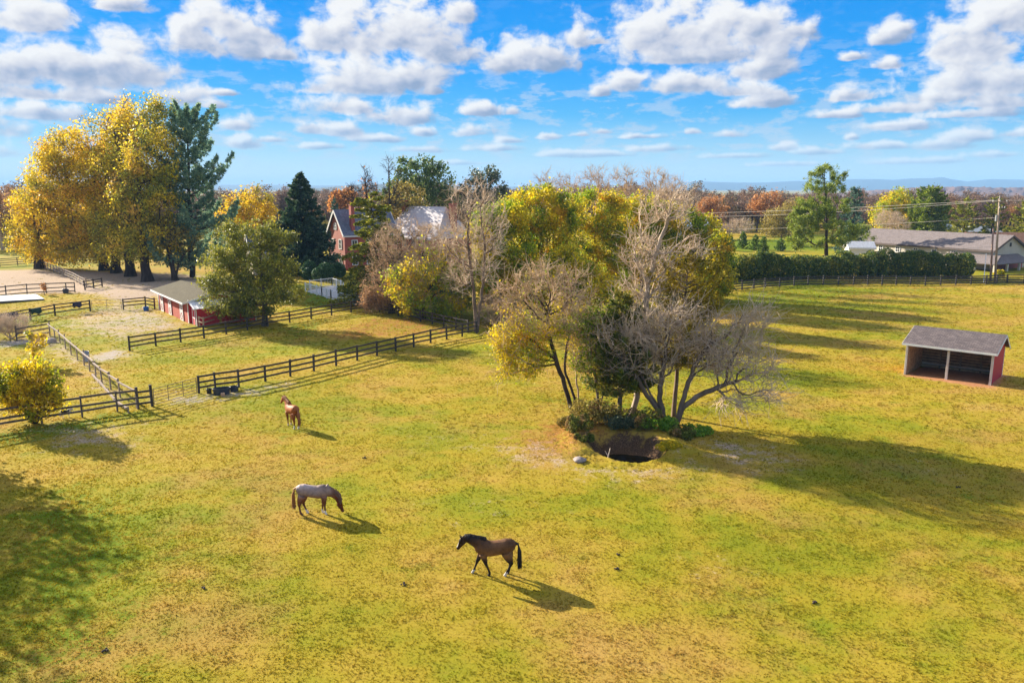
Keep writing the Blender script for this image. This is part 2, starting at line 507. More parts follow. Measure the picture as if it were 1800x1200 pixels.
# haze: even pale air
HAZE = bpy.data.materials.new('haze air'); HAZE.use_nodes = True
hn = HAZE.node_tree; hn.nodes.clear()
ho = hn.nodes.new('ShaderNodeOutputMaterial'); hv = hn.nodes.new('ShaderNodeVolumePrincipled')
hv.inputs['Color'].default_value = (.30, .55, .90, 1); hv.inputs['Density'].default_value = 1.3e-4
hv.inputs['Anisotropy'].default_value = 0.0
hn.links.new(hv.outputs[0], ho.inputs['Volume'])
hb = MB().box((0, 6500, 60), (18000, 13400, 162)).build('haze', HAZE)
tag(hb, kind='stuff')

# ------------------------------------------------------------------ ground
def lines(*segs):
    o = []
    for a, b, s in segs: o += list(np.arange(a, b, s))
    return np.array(o)


def poly_in(poly, x, y, fall):
    """soft membership: 1 inside, falling to 0 over `fall` metres outside"""
    P = np.array(poly); n = len(P)
    inside = np.zeros(x.shape, bool); d2 = np.full(x.shape, 1e9)
    for i in range(n):
        ax, ay = P[i]; bx, by = P[(i + 1) % n]
        cond = ((ay > y) != (by > y)) & (x < (bx - ax) * (y - ay) / (by - ay + 1e-12) + ax)
        inside ^= cond
        t = np.clip(((x - ax) * (bx - ax) + (y - ay) * (by - ay)) / ((bx - ax) ** 2 + (by - ay) ** 2 + 1e-9), 0, 1)
        d2 = np.minimum(d2, (x - ax - t * (bx - ax)) ** 2 + (y - ay - t * (by - ay)) ** 2)
    d = np.sqrt(d2)
    return np.where(inside, np.minimum(1, .55 + d / fall), np.clip(.55 - d / fall * .55, 0, 1))


def gpoly(pts): return [G(*p) for p in pts]


MASKS = {
    'dirt': [([(128, 556), (212, 522), (280, 540), (336, 572), (296, 590), (262, 588), (205, 604), (150, 590), (100, 572)], 5, .60),
             ([(-60, 474), (72, 474), (132, 488), (182, 506), (222, 522), (132, 516), (-60, 519)], 3, 1.0),
             ([(70, 470), (140, 478), (330, 482), (420, 492), (345, 503), (270, 522), (212, 530), (172, 520), (180, 508), (130, 486)], 4, .95),
             ([(60, 600), (100, 590), (180, 660), (230, 712), (200, 712), (140, 650)], 1.6, .6),
             ([(1225, 770), (1300, 775), (1420, 812), (1330, 832), (1240, 812)], 3, .55),
             ([(850, 780), (960, 770), (1030, 820), (1180, 825), (1230, 790), (1240, 830), (1120, 852), (900, 815)], 2.5, .5),
             ([(1560, 812), (1680, 822), (1690, 842), (1600, 838)], 3, .32),
             ([(700, 870), (900, 860), (960, 890), (800, 910)], 4, .26), ([(1180, 960), (1340, 990), (1360, 1060), (1210, 1040)], 3, .22),
             ([(60, 750), (230, 745), (240, 790), (90, 790)], 3, .5), ([(700, 748), (960, 770), (940, 800), (760, 790)], 4, .3)],
    'gravel': [([(268, 702), (345, 693), (440, 686), (500, 668), (520, 676), (440, 700), (300, 716)], 2.4, .55),
               ([(150, 624), (215, 612), (228, 626), (170, 636)], 2, .8), ([(0, 600), (70, 594), (90, 604), (40, 606), (0, 612)], 1.6, .8),
               ([(205, 548), (290, 552), (310, 578), (240, 584), (190, 575)], 4, .5),
               ([(530, 588), (700, 576), (690, 586), (530, 600)], 1, .0)],
    'litter': [([(560, 590), (640, 560), (740, 556), (815, 582), (760, 590), (640, 598)], 4, .62),
               ([(880, 780), (960, 735), (1010, 725), (1100, 735), (1230, 745), (1250, 770), (1180, 765), (1040, 770), (1020, 805), (930, 815)], 2.5, .62),
               ([(200, 455), (420, 455), (460, 500), (300, 505), (190, 482)], 5, .4),
               ([(60, 500), (100, 488), (118, 500), (80, 512)], 2, .6), ([(820, 560), (900, 560), (960, 600), (860, 600)], 4, .5)],
    'lush': [([(100, 744), (250, 722), (160, 760), (-40, 790), (-40, 762)], 2, .8), ([(0, 905), (150, 850), (300, 940), (220, 1050), (160, 1200), (-40, 1200)], 6, .75),
             ([(1290, 512), (1500, 505), (1700, 502), (1720, 512), (1500, 520), (1400, 545), (1310, 540)], 5, .55),
             ([(480, 575), (580, 560), (560, 590), (500, 598)], 3, .6), ([(0, 555), (155, 538), (250, 545), (150, 550), (0, 570)], 2, .6),
             ([(1220, 740), (1500, 790), (1800, 880), (1800, 920), (1500, 830)], 4, .45), ([(525, 505), (620, 520), (640, 540), (530, 545)], 4, .8),
             ([(950, 700), (1000, 690), (1240, 700), (1210, 745), (1010, 745)], 4, .6), ([(1700, 960), (1800, 960), (1800, 1020), (1720, 1010)], 3, .4),
             ([(440, 765), (510, 760), (520, 790), (450, 790)], 3, .4), ([(1250, 420), (1440, 410), (1480, 440), (1280, 450)], 8, .8)],
    'clay': [([(1588, 660), (1662, 673), (1742, 685), (1768, 660), (1620, 642)], 1.2, 1.0)],
}


def masks_at(x, y):
    o = {}
    for k, lst in MASKS.items():
        m = np.zeros(x.shape)
        for pts, fall, amt in lst:
            if amt: m = np.maximum(m, poly_in(gpoly(pts), x, y, fall) * amt)
        o[k] = m
    a = np.hypot((x - PX0) / 2.45, (y - PY0) / 2.9)
    o['mud'] = 1 - smooth(.62, 1.25, a)
    return o


GM = ground_mat()
gx = np.concatenate([[-14000, -7000, -3500, -2000, -1200, -700, -420, -280, -200, -160, -130], lines((-110, 2.5, .7), (2.5, 11.5, .16), (11.5, 100, .8)), [100, 115, 135, 170, 230, 330, 500, 800, 1300, 2200, 4000, 7000, 14000]])
gy = np.concatenate([[-400, -100, -30, 0, 8], lines((12, 40, .6), (40, 51, .16), (51, 165, .75)), [165, 180, 200, 230, 260, 300, 350, 420, 500, 600, 700, 900, 1300, 2000, 3500, 6000, 9000, 14000]])
GX, GY = np.meshgrid(gx, gy)
GZ = gz(GX, GY)
Vg = np.stack([GX, GY, GZ], -1).reshape(-1, 3)
nx, ny = len(gx), len(gy)
ii = np.arange(nx * ny).reshape(ny, nx)
Qg = np.stack([ii[:-1, :-1], ii[:-1, 1:], ii[1:, 1:], ii[1:, :-1]], -1).reshape(-1, 4)
gme = arrays_mesh('ground', Vg, [Qg], None, True)
for k, m in masks_at(Vg[:, 0], Vg[:, 1]).items():
    a = gme.attributes.new(k, 'FLOAT', 'POINT'); a.data.foreach_set('value', m.astype(np.float32))
ground = tag(put('ground', gme, GM), kind='structure')

# pond water
m, nt, out = newmat('still dark water'); N = NT(nt)
b = N.n('ShaderNodeBsdfPrincipled', {'Base Color': (.012, .010, .006, 1), 'Roughness': .2, 'Specular IOR Level': .08})
nt.links.new(b.outputs[0], out.inputs[0])
wv = [(PX0 - .35 + 2.1 * math.cos(a) * (1 + .1 * math.sin(3 * a)), PY0 - .75 + 1.5 * math.sin(a), -.72) for a in np.linspace(0, 2 * math.pi, 28, endpoint=False)]
tag(MB().poly(wv).build('water', m), kind='structure')


def build_grass():
    """real blades, thicker on the near field"""
    pts = []
    for (y0, y1, dens, hs, ws) in ((20.5, 34, 170, .028, .018), (34, 48, 80, .030, .026), (48, 70, 28, .038, .042), (70, 105, 9, .045, .07), (105, 135, 3, .05, .11)):
        n = int((y1 - y0) * (y1 + y0) * .72 * dens)
        y = np.sqrt(RNG.uniform(y0 ** 2, y1 ** 2, n)); x = y * RNG.uniform(-.72, .72, n)
        pts.append(np.stack([x, y, np.full(n, hs), np.full(n, ws)], 1))
    P = np.concatenate(pts)
    mk = masks_at(P[:, 0], P[:, 1])
    kill = np.maximum.reduce([mk['dirt'] * .95, mk['gravel'] * 1.2, mk['mud'] * 2, mk['clay'] * 1.5, mk['litter'] * .6])
    P = P[RNG.random(len(P)) > kill]
    lushv = masks_at(P[:, 0], P[:, 1])['lush']
    n = len(P); A = Arr(); per = 5
    base = np.stack([P[:, 0], P[:, 1], gz(P[:, 0], P[:, 1])], 1)
    clump = (np.sin(P[:, 0] * 1.7 + np.sin(P[:, 1] * 1.3) * 2) * np.sin(P[:, 1] * 1.9 + np.sin(P[:, 0] * 1.1) * 2) * .35 + 1) * RNG.gamma(6, 1 / 6, n) * (1 + .5 * lushv)
    tone = RNG.normal(.5, .11, n)
    for i in range(per):
        th = RNG.uniform(0, 2 * np.pi, n); r = P[:, 3] * RNG.uniform(.2, 2.0, n)
        c = base + np.stack([np.cos(th) * r, np.sin(th) * r, np.full(n, -.01)], 1)
        h = P[:, 2] * RNG.uniform(.6, 1.5, n) * clump; lean = RNG.normal(0, .7, (n, 2)) * h[:, None]
        t2 = RNG.uniform(0, np.pi, n); w = P[:, 3] * RNG.uniform(.6, 1.3, n)
        s = np.stack([np.cos(t2) * w, np.sin(t2) * w, np.zeros(n)], 1)
        tip = c + np.stack([lean[:, 0], lean[:, 1], h], 1)
        A.tris(np.stack([c - s, c + s, tip], 1), np.clip(tone + RNG.normal(0, .13, n), 0, 1))
    o = put('grass', A.mesh('grass'), blade_mat())
    tag(o, 'short yellow green grass covering the pasture', 'grass', kind='stuff')
    del o['label']; del o['category']
    return n


print('grass tufts', build_grass())

# ------------------------------------------------------------------ trees
def bez(a, b, c, n):
    t = np.linspace(0, 1, n + 1)[1:, None]
    return (1 - t) ** 2 * a + 2 * t * (1 - t) * b + t ** 2 * c


class Skel:
    """branch skeleton grown from trunk lines towards scattered targets"""
    def __init__(s, rng, stems, targets, bf=.35, step=.55, wig=.07, clear=1.5, rtip=.012, rbase=.2, droop=0.0, rpow=.47):
        cap = 40000
        s.pos = np.zeros((cap, 3)); s.par = np.full(cap, -1); s.path = np.zeros(cap); s.dir = np.zeros((cap, 3)); s.n = 0
        s.br = []; s.rng = rng
        for st in stems:
            st = np.array(st, float)
            fine = [st[0]]
            for a, b in zip(st[:-1], st[1:]):
                k = max(1, int(np.linalg.norm(b - a) / step))
                for j in range(1, k + 1): fine.append(a + (b - a) * j / k)
            fine = np.array(fine); m = len(fine)
            if m > 4:
                f2 = fine.copy(); f2[1:-1] = (fine[:-2] + 2 * fine[1:-1] + fine[2:]) / 4; fine = f2
            fine[1:] += rng.normal(0, wig * .35, (m - 1, 3)) * (1, 1, .2)
            ids = np.arange(s.n, s.n + m)
            s.pos[ids] = fine; s.par[ids[1:]] = ids[:-1]
            s.dir[ids] = norm(np.gradient(fine, axis=0)) if m > 1 else (0, 0, 1)
            s.path[ids] = np.concatenate([[0], np.cumsum(np.linalg.norm(np.diff(fine, axis=0), axis=1))])
            s.n += m; s.br.append(ids)
        nt_ = s.n
        d0 = np.min(np.linalg.norm(targets[:, None, :] - s.pos[None, :nt_], axis=2), axis=1)
        for p in targets[np.argsort(d0 + rng.uniform(0, .8, len(d0)))]:
            n = s.n
            if n > cap - 60: break
            v = p - s.pos[:n]; d = np.linalg.norm(v, axis=1)
            al = (v * s.dir[:n]).sum(1) / (d + 1e-6)
            cost = d * (1.25 - .25 * al) + bf * s.path[:n] + np.where(s.pos[:n, 2] < clear, 50.0, 0) + np.maximum(0, s.pos[:n, 2] - p[2]) * .35 * (1 - droop)
            q = int(np.argmin(cost)); dq = d[q]
            if dq < step * .35: continue
            k = max(2, int(dq / step))
            c = s.pos[q] + s.dir[q] * dq * .38 + np.array((0, 0, .10 * dq * (1 - droop * 1.5)))
            pts = bez(s.pos[q], c, p, k)
            pts[:-1] += rng.normal(0, wig * min(1, dq * .4), (k - 1, 3))
            ids = np.arange(n, n + k)
            s.pos[ids] = pts; s.par[ids[0]] = q; s.par[ids[1:]] = ids[:-1]
            allp = np.concatenate([s.pos[q:q + 1], pts])
            s.dir[ids] = norm(np.diff(allp, axis=0))
            s.path[ids] = s.path[q] + np.cumsum(np.linalg.norm(np.diff(allp, axis=0), axis=1))
            s.n += k; s.br.append(np.concatenate([[q], ids]))
        n = s.n
        cnt = np.zeros(n); ch = np.zeros(n, int)
        np.add.at(ch, s.par[:n][s.par[:n] >= 0], 1)
        cnt[ch == 0] = 1
        for i in range(n - 1, -1, -1):
            if s.par[i] >= 0: cnt[s.par[i]] += cnt[i]
        s.cnt = cnt
        s.rad = rtip * cnt ** rpow
        mx = s.rad.max()
        if mx > 0: s.rad *= np.where(s.rad > rtip * 2, 1 + (rbase / mx - 1) * np.clip((s.rad - rtip * 2) / (mx - rtip * 2 + 1e-9), 0, 1), 1)

    def mesh(s, twigs=0, tl=(.3, .8), tr=.009, flare=1.35, thin=99, droop=0.0):
        """(wood, twig) Arr pair: thick limbs, fine branches"""
        big, fine = Arr(), Arr()
        pb, pf = [], []
        for ids in s.br:
            P = s.pos[ids]; R = s.rad[ids].copy()
            if len(ids) > 1 and s.par[ids[0]] != -1 or s.par[ids[1]] == ids[0]: R[0] = min(R[0], R[1] * 1.15)
            if s.par[ids[0]] == -1:
                R[0] *= flare * 1.15
                if len(R) > 1: R[1] *= 1 + (flare - 1) * .45
            (pb if R.max() > thin else pf).append((P, R))
        if pb: big.tubes(pb, 7)
        if pf: fine.tubes(pf, 4)
        if twigs:
            cand = np.where(s.cnt[:s.n] <= 6)[0]
            q = s.rng.choice(cand, twigs); d = norm(s.dir[q] + s.rng.normal(0, .62, (twigs, 3)) + (0, 0, .15 - droop))
            L = s.rng.uniform(tl[0], tl[1], twigs)[:, None]
            p0 = s.pos[q]
            p1 = p0 + d * L * .5 + s.rng.normal(0, .03, (twigs, 3)); p2 = p0 + norm(d + s.rng.normal(0, .3, (twigs, 3)) + (0, 0, .12 - droop)) * L
            P = np.stack([p0, p1, p2], 1); R = np.tile(np.array([tr, tr * .8, tr * .4]), (twigs, 1))
            fine.tube_block(P, R, 3)
            s.tips = np.concatenate([p1, p2])
        return big, fine

    def foliage(s, n, spread, size, aspect=.62, maxcnt=5, zfun=None, var=(.5, .25), clump=True):
        A = Arr(); rng = s.rng
        cand = np.where(s.cnt[:s.n] <= maxcnt)[0]
        if zfun is not None:
            w = zfun(s.pos[cand]); w = w / w.sum(); q = rng.choice(cand, n, p=w)
        elif clump:
            w = rng.gamma(.8, 1, len(cand)); w /= w.sum(); q = rng.choice(cand, n, p=w)
        else: q = rng.choice(cand, n)
        leaf_quads(A, s.pos[q] + rng.normal(0, spread, (n, 3)), rng, size, aspect, var)
        return A


def leaf_quads(A, C, rng, size, aspect=.62, var=(.5, .25), along=None, flat=0.0):
    n = len(C)
    a = norm(rng.normal(0, 1, (n, 3))) if along is None else norm(along + rng.normal(0, .35, (n, 3)))
    r = rng.normal(0, 1, (n, 3)); r[:, 2] *= 1 - flat * .8
    b = norm(np.cross(a, norm(r) if flat == 0 else norm(r * (1, 1, .2) * 0 + np.array((0, 0, 1.0)) + rng.normal(0, 1 - flat, (n, 3)))))
    L = size * rng.uniform(.6, 1.4, n)[:, None]
    A.leaves(C, a * L * .5, b * L * .5 * aspect, np.clip(rng.normal(var[0], var[1], n), 0, 1))


def lobes_points(rng, lobes, n, shell=.55):
    """points in a union of ellipsoids (cx,cy,cz,rx,ry,rz), pushed toward the surface"""
    vol = np.array([l[3] * l[4] * l[5] for l in lobes]) ** .8
    k = rng.choice(len(lobes), n, p=vol / vol.sum())
    L = np.array(lobes)[k]
    u = norm(rng.normal(0, 1, (n, 3))); r = rng.uniform(0, 1, n) ** (1 / (3 + 4 * shell))
    P = L[:, :3] + u * r[:, None] * L[:, 3:]
    return P


BARK = bark('grey brown bark', (.25, .18, .13), (.12, .085, .06))
BARK_D = bark('dark bark', (.085, .06, .045), (.035, .026, .02))
BARK_P = bark('pale sycamore bark', (.48, .39, .31), (.26, .20, .15), 1.2)
BARK_G = bark('bare twig bark', (.62, .45, .29), (.44, .31, .20), 1.5)
BARK_T = bark('ashy twig bark', (.72, .565, .42), (.48, .365, .265), 1.5)

YEL = (.64, .40, .012); YEL2 = (.52, .36, .015); ORG = (.50, .23, .02); OLV = (.20, .19, .018); GRN = (.10, .17, .012); YGR = (.33, .33, .012)
LF_TULIP = leafmat('golden tulip tree leaves', [(0, (.20, .15, .012)), (.4, (.46, .33, .014)), (.75, (.60, .42, .016)), (1, (.68, .47, .03))], patch=[(0, (.10, .10, .014)), (.5, (.22, .20, .018)), (1, (.42, .34, .025))], pscale=.17, plo=.46, phi=.60, patch2=[(0, (.30, .16, .02)), (.5, (.52, .29, .022)), (1, (.64, .36, .04))], gain=1.45)
LF_GROVE = leafmat('yellow green leaves', [(0, (.16, .17, .010)), (.45, (.42, .345, .010)), (.8, (.62, .43, .012)), (1, (.74, .50, .02))], patch=[(0, (.07, .12, .008)), (.5, (.17, .24, .008)), (1, (.36, .38, .012))], pscale=.30, plo=.43, phi=.57, patch2=[(0, (.34, .18, .01)), (.5, (.56, .33, .014)), (1, (.70, .42, .02))], gain=1.5)
LF_BUSH = leafmat('bright yellow shrub leaves', [(0, (.24, .20, .01)), (.4, (.58, .42, .010)), (1, (.82, .58, .02))], patch=[(0, (.10, .15, .008)), (.6, (.28, .32, .01)), (1, (.5, .46, .015))], pscale=.6, plo=.47, phi=.60, tr=.5, gain=1.2)
LF_CEDAR = leafmat('dark cedar foliage', [(0, (.018, .034, .008)), (.5, (.055, .075, .010)), (1, (.14, .14, .014))], patch=[(0, (.05, .05, .008)), (1, (.24, .19, .018))], pscale=.5, plo=.48, phi=.62, tr=.3, gain=2.2)
LF_CEDARY = leafmat('golden green cedar foliage', [(0, (.08, .075, .008)), (.5, (.28, .215, .014)), (1, (.50, .36, .025))], patch=[(0, (.03, .04, .006)), (1, (.15, .13, .012))], pscale=.5, plo=.5, phi=.62, tr=.3)
LF_HEML = leafmat('layered evergreen foliage', [(0, (.03, .04, .006)), (.5, (.12, .13, .012)), (1, (.32, .29, .02))], tr=.3, gain=1.9)
LF_PINEF = leafmat('yellowish pine needles', [(0, (.045, .055, .010)), (.45, (.145, .15, .02)), (1, (.37, .33, .04))], patch=[(0, (.035, .05, .010)), (1, (.15, .15, .02))], pscale=.5, tr=.3, gain=1.75)
LF_WPINE = leafmat('blue green white pine needles', [(0, (.02, .05, .04)), (.5, (.06, .12, .085)), (1, (.17, .23, .13))], tr=.25)
LF_WPINEB = leafmat('white pine needles', [(0, (.03, .065, .05)), (.5, (.10, .17, .11)), (1, (.28, .33, .17))], tr=.35, gain=2.1)
LF_SPRUCE = leafmat('dark spruce foliage', [(0, (.010, .024, .014)), (.5, (.028, .055, .026)), (.9, (.085, .11, .045)), (1, (.2, .18, .09))], tr=.25, gain=2.2)
LF_PINEG = leafmat('bright green pine needles', [(0, (.045, .07, .012)), (.5, (.15, .20, .02)), (1, (.34, .36, .04))], tr=.3)
LF_MAGN = leafmat('broad evergreen leaves', [(0, (.025, .05, .015)), (.5, (.075, .12, .03)), (1, (.2, .23, .06))], tr=.3)
LF_DARK = leafmat('dark glossy leaves', [(0, (.02, .035, .018)), (.5, (.05, .075, .035)), (1, (.17, .16, .08))], tr=.2)
LF_OLIVE = leafmat('olive autumn leaves', [(0, (.10, .085, .02)), (.5, (.22, .17, .035)), (1, (.36, .27, .05))], tr=.35)
LF_RUST = leafmat('rusty oak leaves', [(0, (.13, .06, .022)), (.5, (.32, .14, .04)), (1, (.52, .25, .07))], tr=.4)
LF_HEDGE = leafmat('hedge leaves', [(0, (.02, .04, .012)), (.5, (.06, .095, .018)), (.85, (.15, .17, .02)), (1, (.38, .32, .03))], patch=[(0, (.05, .06, .012)), (.6, (.17, .17, .02)), (1, (.42, .34, .04))], pscale=.3, plo=.5, phi=.66, tr=.4, gain=1.7)
LF_BOX = leafmat('boxwood leaves', [(0, (.012, .035, .014)), (.5, (.035, .08, .028)), (1, (.09, .15, .05))], tr=.2)
LF_IVY = leafmat('green undergrowth leaves', [(0, (.03, .07, .008)), (.5, (.10, .19, .015)), (1, (.25, .33, .03))], tr=.4, gain=2.1)
LF_THUJA = leafmat('arborvitae foliage', [(0, (.03, .06, .008)), (.5, (.09, .15, .015)), (1, (.22, .28, .03))], tr=.25)
LF_BROWN = leafmat('withered brown leaves', [(0, (.12, .07, .04)), (.5, (.26, .15, .08)), (1, (.4, .24, .12))], tr=.4)


def tree_thing(name, label, cat, x, y, group=None, scale=1.0, rz=0.0):
    t = thing(name, label, cat, (x, y, gzf(x, y) - .05), rz, group)
    t.scale = (scale,) * 3
    return t


def broadleaf(name, label, x, y, stems, lobes, seed, nt=500, twigs=0, leaves=0, lsize=.3, spread=.35, lmat=None, bmat=None, rbase=.25, rtip=.013, cat='tree', group=None,
              step=.6, wig=.09, clear=1.5, shell=.5, tl=(.3, .8), zfun=None, droop=0.0, bf=.35, var=(.5, .25), tmat=None, maxcnt=5, aspect=.62, thin=.045, tr=.009):
    """stems and lobes in metres relative to the base"""
    rng = np.random.default_rng(seed)
    T = lobes_points(rng, lobes, nt, shell)
    T = T[T[:, 2] > .4]
    sk = Skel(rng, stems, T, bf, step, wig, clear, rtip, rbase, droop)
    t = tree_thing(name, label, cat, x, y, group)
    big, fine = sk.mesh(twigs, tl, tr=tr, thin=thin, droop=droop)
    bmat = bmat or BARK; tmat = tmat or bmat
    if tmat is bmat and big.V:
        for v, f, vv in zip(fine.V, fine.Q, fine.vq): big.V.append(v); big.Q.append(f + big.n); big.vq.append(vv)
        fine.V = []
    if big.V: put('trunk', big.mesh('trunk', True), bmat, t)
    if fine.V: put('branches', fine.mesh('branches', True), tmat, t)
    if leaves:
        A = sk.foliage(leaves, spread, lsize, aspect, maxcnt, zfun, var)
        put('crown', A.mesh('crown'), lmat, t)
    return t


def conifer(name, label, x, y, h, prof, seed, lmat, bmat=None, clear=.08, gap=.55, per=5, rise=.1, tipup=.15, density=60, lsize=.35, aspect=.35, rbase=.22, lean=(0, 0), cat='tree', group=None,
            irregular=.25, flat=.5, tuft=0, droopleaf=0.0, var=(.45, .25), width=.30, dens_pow=1.0, gapdrop=.0):
    """prof(t) -> branch length in metres for relative height t; foliage in layered sprays along each branch"""
    rng = np.random.default_rng(seed)
    t = tree_thing(name, label, cat, x, y, group)
    W = Arr(); F = Arr()
    zs = np.linspace(0, 1, 14)
    axis = np.stack([lean[0] * zs ** 1.3, lean[1] * zs ** 1.3, zs * h], 1) + rng.normal(0, .05, (14, 3)) * (1, 1, 0) * (h / 14)
    axis[0] = 0
    W.tubes([(axis, rbase * (1 - zs * .93) + .012)], 7)
    W2 = Arr(); polys = []
    z = clear * h
    C, D = [], []
    a0 = rng.uniform(0, 6)
    while z < h * .985:
        tt = z / h
        k = max(3, int(per * (1 - .35 * tt)))
        for j in range(k):
            if rng.random() < gapdrop: continue
            L = prof(tt) * rng.uniform(1 - irregular, 1 + irregular * .6)
            if L < .08: L = .1
            a = a0 + j * 2 * math.pi / k + rng.normal(0, .25)
            zz = z + rng.uniform(-.4, .4) * gap
            bx, by = np.interp(zz / h, zs, axis[:, 0]), np.interp(zz / h, zs, axis[:, 1])
            u = np.array((math.cos(a), math.sin(a), 0))
            s = np.linspace(0, 1, 6)[:, None]
            rr = rise + rng.normal(0, .08) + .35 * tt ** 3
            P = np.array((bx, by, zz)) + u * L * s + np.array((0, 0, 1)) * L * (rr * s + tipup * s ** 3)
            P[1:] += rng.normal(0, .03 * L, (5, 3)) * (1, 1, .5)
            polys.append((P, np.linspace(max(.012, .022 * L), .008, 6)))
            n = int(density * L ** dens_pow * rng.uniform(.7, 1.2)) + 3
            f = rng.beta(1.7, 1.05, n) * .92 + .1
            pos = np.stack([np.interp(f, s[:, 0], P[:, i]) for i in range(3)], 1)
            side = np.array((-u[1], u[0], 0))
            wd = width * L * (1.12 - f) * np.minimum(1, f * 3.0)
            lat = rng.normal(0, .55, n)
            pos += side * (wd * lat)[:, None] + np.array((0, 0, 1)) * (rng.normal(0, .09 + .12 * (1 - flat), n) * max(.7, L * .3) - np.abs(lat) * wd * (.1 + droopleaf))[:, None]
            dirs = u + side * np.sign(lat)[:, None] * .7 + np.array((0, 0, 1)) * (.25 - droopleaf)
            if tuft:
                # needle tufts: radiating clusters
                m = max(2, int(n / tuft)); cc = pos[rng.integers(0, n, m)]
                q = rng.integers(0, m, n)
                dirs = norm(rng.normal(0, 1, (n, 3)) + u * .5 + (0, 0, .35)); pos = cc[q] + dirs * lsize * .45
            C.append(pos); D.append(dirs)
        z += gap * rng.uniform(.75, 1.25) * (1 - .3 * tt)
        a0 += 2.4
    # leader
    n = 14; C.append(np.array((axis[-1][0], axis[-1][1], h * .97)) + rng.normal(0, 1, (n, 3)) * (.12, .12, h * .018)); D.append(np.tile((0, 0, 1.), (n, 1)))
    W.tubes(polys, 4)
    put('trunk', W.mesh('trunk', True), bmat or BARK_D, t)
    C = np.concatenate(C); D = np.concatenate(D)
    leaf_quads(F, C, rng, lsize, aspect, var, along=D, flat=0.0)
    put('crown', F.mesh('crown'), lmat, t)
    return t


def bush(name, label, x, y, rx, ry, h, seed, lmat, n=4000, lsize=.12, cat='shrub', group=None, lobes=9, stems=True, bmat=None, lift=.1, lr=.46):
    rng = np.random.default_rng(seed)
    t = tree_thing(name, label, cat, x, y, group)
    lb = []
    for i in range(lobes):
        a = rng.uniform(0, 6.28); r = rng.uniform(.25, .7)
        lb.append((math.cos(a) * r * rx, math.sin(a) * r * ry, h * rng.uniform(.3, .66), rx * lr * rng.uniform(.7, 1.3), ry * lr * rng.uniform(.7, 1.3), h * .36))
    if lr > .4: lb.append((0, 0, h * .58, rx * .6, ry * .6, h * .42))
    P = lobes_points(rng, lb, n, 2.0)
    P[:, 2] = np.maximum(P[:, 2], lift * h * rng.uniform(.3, 1, n))
    A = Arr(); leaf_quads(A, P, rng, lsize, .65, (.5, .25))
    put('foliage', A.mesh('foliage'), lmat, t)
    if stems:
        W = Arr(); polys = []
        for i in range(14):
            e = P[rng.integers(0, n)] * (.9, .9, .9); s = rng.normal(0, .015, 3) * (1, 1, 0)
            polys.append((np.concatenate([[s], bez(s, s + (e - s) * (.3, .3, .6), e, 5)]), np.linspace(.03, .008, 6)))
        W.tubes(polys, 5)
        put('stems', W.mesh('stems', True), bmat or BARK_D, t)
    return t

# ------------------------------------------------------------------ placing trees from what the photograph shows
class Base:
    """a tree's foot on the ground plus converters into its own metres"""
    def __init__(s, px, py=None, Y=None):
        if Y is None: s.x, s.y = G(px, py)
        else: s.x, s.y, _ = at(px, 480, Y)
        s.z = gzf(s.x, s.y) - .05; s.m = s.y * 1.02 / FPX

    def p(s, px, py, dy=0.0):
        X, Y, Z = at(px, py, s.y + dy)
        return (X - s.x, Y - s.y, Z - s.z)

    def lobe(s, px, py, rx, rz, dy=0.0, rd=None):
        return (*s.p(px, py, dy), rx * s.m, (rd if rd is not None else rx * .85) * s.m, rz * s.m)

    def lobes(s, lst): return [s.lobe(*l) for l in lst]

    def stem(s, lst): return [(0, 0, 0)] + [s.p(*l) for l in lst]

    def up(s, *hs): return [(0, 0, 0)] + [(random.uniform(-.25, .25), random.uniform(-.25, .25), h) for h in hs]


TULIPS = 'golden trees by the lane'


LF_TULIPO = leafmat('olive gold tulip tree leaves', [(0, (.13, .12, .014)), (.4, (.30, .24, .016)), (.75, (.48, .34, .018)), (1, (.62, .42, .03))], patch=[(0, (.07, .085, .014)), (.5, (.15, .16, .018)), (1, (.32, .28, .025))], pscale=.17, plo=.45, phi=.58, patch2=[(0, (.30, .16, .03)), (.5, (.46, .27, .04)), (1, (.58, .34, .06))], gain=1.9)


def tulip(px, py, label, hs, lob, seed, leaves, nt=420, mat=None):
    b = Base(px, py)
    lob = [(a, c, r1 * 1.16, r2 * 1.12) for a, c, r1, r2 in lob]
    broadleaf('tulip_tree', label, b.x, b.y, [b.up(*hs)], b.lobes(lob), seed, nt, 1500, int(leaves * 1.7), .38, .70, mat or LF_TULIP, BARK_D, .75, .022, group=TULIPS, step=1.1, wig=.16, clear=4.5, tl=(.8, 1.8), shell=.6, tr=.02, thin=.08, var=(.55, .25))


tulip(70, 472, 'golden tree farthest left in the lane row, its trunk at the sand paddock corner', (5, 11, 16), [(78, 398, 46, 56), (52, 350, 30, 32), (112, 322, 50, 58), (108, 425, 46, 36), (58, 430, 28, 28), (35, 395, 20, 40), (140, 380, 40, 50)], 11, 15000)
tulip(184, 476, 'broad golden tree whose trunk is second from left along the lane', (6, 13, 20), [(150, 280, 62, 50), (125, 345, 66, 52), (185, 330, 50, 50), (160, 420, 62, 38), (110, 270, 36, 32), (130, 440, 40, 22)], 12, 16000)
tulip(205, 480, 'tall thin leaved golden tree with bare limbs showing, middle of the lane row', (7, 14, 23), [(185, 235, 46, 38), (225, 240, 46, 44), (205, 315, 56, 52), (190, 390, 50, 40), (175, 435, 40, 24)], 13, 10500)
tulip(229, 485, 'tallest golden tree of the lane row, orange leaves at its thin top', (7, 15, 25), [(250, 215, 44, 38), (280, 205, 30, 32), (240, 290, 56, 50), (225, 385, 52, 44), (215, 435, 44, 22)], 14, 10500, mat=LF_TULIPO)
